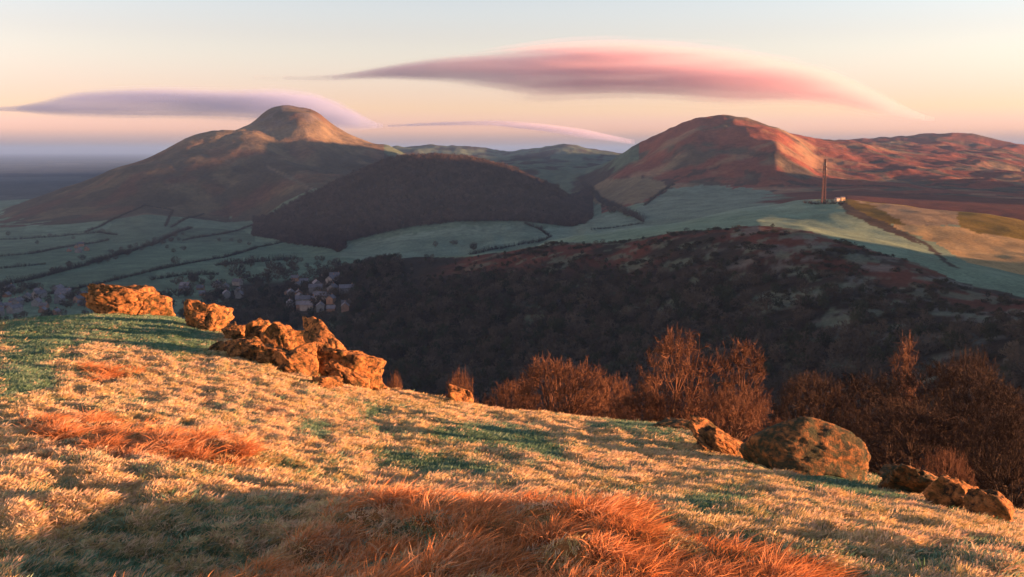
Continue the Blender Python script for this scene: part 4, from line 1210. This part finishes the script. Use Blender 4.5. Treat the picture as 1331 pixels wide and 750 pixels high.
# ================================================================== GRASS
def tuft(seed, blades, h, spread, lean, width, curl=0.5):
    g = np.random.default_rng(seed)
    V, Q, T = [], [], []
    for _ in range(blades):
        a = g.uniform(0, 2 * PI); r = spread * math.sqrt(g.random())
        b = np.array((math.cos(a) * r, math.sin(a) * r, -0.015))
        L = h * g.uniform(0.55, 1.15)
        d = np.array((math.cos(a) * 0.45 + lean + g.normal(0, 0.22), math.sin(a) * 0.45 + g.normal(0, 0.22), 1.0)); d /= np.linalg.norm(d)
        bend = np.array((d[0], d[1], -0.35)) * curl
        side = np.cross(d, (g.normal(), g.normal(), 0.2)); side /= np.linalg.norm(side) + 1e-9
        n = len(V); w = width * g.uniform(0.7, 1.2)
        for s, ws_ in ((0, 1.0), (0.4, 0.85), (0.75, 0.55)):
            c = b + d * L * s + bend * L * s * s
            V.append(c - side * w * ws_ / 2); V.append(c + side * w * ws_ / 2)
        V.append(b + d * L + bend * L)
        Q += [(n, n + 1, n + 3, n + 2), (n + 2, n + 3, n + 5, n + 4)]; T.append((n + 4, n + 5, n + 6))
    return np_mesh('tuft', np.array(V), quads=Q, tris=T)
M_STRAW = blade_mat('frosted_straw_grass', [(0.1, (0.30, 0.26, 0.12)), (0.35, (0.56, 0.42, 0.20)), (0.6, (0.68, 0.53, 0.37)), (0.78, (0.68, 0.46, 0.33)), (0.95, (0.48, 0.27, 0.12))])
M_GREEN = blade_mat('frosted_green_grass', [(0.1, (0.08, 0.15, 0.08)), (0.45, (0.13, 0.24, 0.15)), (0.8, (0.24, 0.34, 0.26))])
M_RED = blade_mat('russet_moor_grass', [(0.05, (0.24, 0.12, 0.06)), (0.25, (0.44, 0.18, 0.07)), (0.5, (0.62, 0.25, 0.10)), (0.72, (0.66, 0.34, 0.18)), (0.92, (0.62, 0.47, 0.32))], 0.35)
tS = [proto('straw_tuft_%d' % i, tuft(200 + i, 20, 0.040, 0.05, 0.45, 0.0055, 0.6), M_STRAW) for i in range(4)]
tG = [proto('green_tuft_%d' % i, tuft(220 + i, 20, 0.030, 0.055, 0.25, 0.0055, 0.5), M_GREEN) for i in range(4)]
tR = [proto('red_tuft_%d' % i, tuft(240 + i, 36, 0.125, 0.08, 0.45, 0.0045, 1.0), M_RED) for i in range(4)]
g4 = np.random.default_rng(31)
def rock_free(x, y):
    ok = np.ones(len(x), bool)
    for rx, ry, rr_ in ROCKPOS: ok &= np.hypot(x - rx, (y - ry)) > rr_ * 0.8
    return ok
def sample(n, a, b, e=0.8):
    r = (g4.random(n) * (b ** e - a ** e) + a ** e) ** (1 / e)
    t = np.radians(g4.uniform(-36, 36, n))
    return np.sin(t) * r, np.cos(t) * r, r, t
def lookup(M, t, r):
    i = np.clip(np.searchsorted(nths, t), 0, len(nths) - 1); j = np.clip(np.searchsorted(nrows, r), 0, len(nrows) - 1)
    return M[j, i]
def lay(name, x, y, r, scale, protos, lab):
    n = len(x)
    rot = np.stack([g4.normal(0, 0.12, n), g4.normal(0, 0.12, n), g4.normal(-0.25, 0.7, n)], -1)
    k = scale * (1 + r / 28) * g4.uniform(0.7, 1.3, n)
    hz = k * g4.uniform(0.75, 1.25, n)
    o = scatter(name, np.stack([x, y, near.at(x, y)], -1), rot, np.stack([k, k, hz], -1), g4.integers(0, len(protos), n), protos)
    tag(o, lab, 'grass', kind='stuff'); print(name, n)
x, y, r, t = sample(300000, 2.6, 33)
gm, rm, pm = lookup(green, t, r), lookup(redA, t, r), lookup(pat, t, r)
okr = rock_free(x, y)
u = g4.random(len(x))
isg = (u < np.clip(gm * 1.0 + pm * 0.24 + 0.2 * (1 - smooth01(-0.4, 0.0, lookup(tus, t, r))), 0, 0.95)) & okr
tm_ = lookup(tus, t, r); bare = (1 - smooth01(-0.45, 0.05, tm_)) * 0.8
iss = ~isg & okr & (g4.random(len(x)) > np.maximum(rm * 0.55, bare))
lay('straw_grass', x[iss], y[iss], r[iss], 0.85, tS, 'pale straw-coloured frosted grass covering the sunlit hillside')
lay('green_grass', x[isg], y[isg], r[isg], 1.0, tG, 'short green frosted grass in the hollows of the hillside')
x, y, r, t = sample(60000, 2.6, 20, 0.9)
rm = lookup(redA, t, r)
clump = fbm(x / 0.32, y / 0.3, 3, 83)
k = (g4.random(len(x)) < rm * smooth01(-0.15, 0.35, clump)) & rock_free(x, y)
lay('russet_grass', x[k], y[k], r[k] * 0.6, 0.82, tR, 'tall russet moor grass in the foreground clumps')

# ================================================================== CLOUDS
def cloud_mat(name, dens, scale, thr, colr=(0.97, 0.95, 0.97), aniso=0.2, floor_=0.45):
    m, nt, out = new_mat(name)
    pv = nt.nodes.new('ShaderNodeVolumePrincipled')
    pv.inputs['Color'].default_value = (*colr, 1); pv.inputs['Anisotropy'].default_value = aniso
    geo = nt.nodes.new('ShaderNodeNewGeometry')
    mp_ = nt.nodes.new('ShaderNodeMapping'); mp_.inputs['Scale'].default_value = scale
    mp_.inputs['Rotation'].default_value = (0, math.radians(3), 0)
    nt.links.new(geo.outputs['Position'], mp_.inputs['Vector'])
    n = nnoise(nt, 1.0, 4, 0.55, mp_.outputs[0], 0.4)
    r = nt.nodes.new('ShaderNodeMapRange'); r.interpolation_type = 'SMOOTHSTEP'
    r.inputs['From Min'].default_value = thr; r.inputs['From Max'].default_value = thr + 0.3
    r.inputs['To Min'].default_value = dens * floor_; r.inputs['To Max'].default_value = dens
    nt.links.new(n.outputs[0], r.inputs['Value']); nt.links.new(r.outputs[0], pv.inputs['Density'])
    nt.links.new(pv.outputs[0], out.inputs['Volume'])
    return m
def cloud(name, top, bot, dist, depth, mat, label):
    """a lens of cloud: thin veil outside, denser body and core within"""
    px0, px1 = top[0][0], top[-1][0]
    N, M = 70, 28
    pxs = np.linspace(px0, px1, N)
    ty = np.interp(pxs, *zip(*top)); by = np.interp(pxs, *zip(*bot))
    ker = np.hanning(9); ker /= ker.sum()
    ty = np.convolve(np.pad(ty, 4, mode='edge'), ker, mode='valid'); by = np.convolve(np.pad(by, 4, mode='edge'), ker, mode='valid')
    root = empty(name, (0, dist, 0)); tag(root, label, 'cloud', 'lens-shaped clouds over the hills')
    hpx = (by - ty) / 2; hmx = hpx.max()
    for part, f, q_, fl_, th_ in (('veil', 1.2, 0.28, 0.0, 0.08), ('fringe', 1.02, 0.85, 0.08, 0.03), ('body', 0.84, 1.5, 0.4, 0.0), ('core', 0.6, 1.6, 0.5, 0.0)):
        V = []
        for p, a_, b_ in zip(pxs, ty, by):
            mid = (a_ + b_) / 2 - (b_ - a_) * 0.06 * (1 - f); h = max(0.3, (b_ - a_) / 2 * f)
            th, t1 = ray(p, mid - h); _, t0 = ray(p, mid + h)
            zt, zb = t1 * dist, t0 * dist
            wf = depth / 2 * f * math.sqrt(max(0.02, (b_ - a_) / 2 / hmx))
            for k in range(M):
                a = 2 * PI * k / M
                rr_ = dist + wf * math.cos(a)
                V.append((math.sin(th) * rr_, math.cos(th) * rr_ - dist, (zt + zb) / 2 + (zt - zb) / 2 * math.sin(a)))
        i0 = max(0, int(N * (1 - f) * 0.3)); i1 = min(N, N - int(N * (1 - f) * 0.16))
        Q = [(i * M + k, i * M + (k + 1) % M, (i + 1) * M + (k + 1) % M, (i + 1) * M + k) for i in range(i0, i1 - 1) for k in range(M)]
        me = bpy.data.meshes.new(part)
        me.from_pydata(V, [], Q + [tuple(i0 * M + k for k in reversed(range(M))), tuple((i1 - 1) * M + k for k in range(M))]); me.update()
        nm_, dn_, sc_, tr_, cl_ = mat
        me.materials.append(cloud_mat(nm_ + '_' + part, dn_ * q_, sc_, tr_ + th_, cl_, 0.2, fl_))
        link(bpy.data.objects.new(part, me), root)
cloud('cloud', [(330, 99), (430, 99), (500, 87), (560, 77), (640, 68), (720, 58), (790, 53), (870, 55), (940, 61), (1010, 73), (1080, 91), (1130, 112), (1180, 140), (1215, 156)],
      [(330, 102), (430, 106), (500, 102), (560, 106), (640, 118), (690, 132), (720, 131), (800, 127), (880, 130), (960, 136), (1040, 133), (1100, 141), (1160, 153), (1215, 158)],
      15000, 2600, ('pink_cloud', 0.00052, (0.00045, 0.0009, 0.0045), 0.33, (0.86, 0.66, 0.80)), 'large pink lens-shaped cloud arching over the right-hand hill')  # pink of the low sun put into the cloud's own colour
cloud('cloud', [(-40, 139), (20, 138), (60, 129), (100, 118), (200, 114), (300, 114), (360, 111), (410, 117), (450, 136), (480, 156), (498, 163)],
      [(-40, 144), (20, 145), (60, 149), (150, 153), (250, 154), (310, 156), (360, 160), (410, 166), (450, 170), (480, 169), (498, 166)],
      13000, 2000, ('violet_cloud', 0.0008, (0.0004, 0.0009, 0.006), 0.34, (0.50, 0.62, 0.95)), 'grey-violet lens cloud capping the rocky hill at the left')  # violet of the shaded cloud put into its colour
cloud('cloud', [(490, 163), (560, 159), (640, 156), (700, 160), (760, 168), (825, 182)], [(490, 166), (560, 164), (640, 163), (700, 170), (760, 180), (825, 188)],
      16000, 2000, ('thin_cloud', 0.0006, (0.0004, 0.0008, 0.006), 0.32, (0.6, 0.64, 0.9)), 'thin violet cloud streak low between the two hills')  # violet shade tinted into the streak's colour too

# ================================================================== HAZE
m, nt, out = new_mat('morning_haze')
pv = nt.nodes.new('ShaderNodeVolumePrincipled')
pv.inputs['Color'].default_value = (0.18, 0.34, 0.70, 1)
pv.inputs['Density'].default_value = 0.000052
pv.inputs['Anisotropy'].default_value = 0.0
nt.links.new(pv.outputs[0], out.inputs['Volume'])
hz = MB().box((0, 0, (-178 + 165) / 2), (126000, 126000, 165 + 178)).build('haze', m)
tag(hz, 'thin blue morning haze filling the valley and the plain', 'haze', kind='stuff')
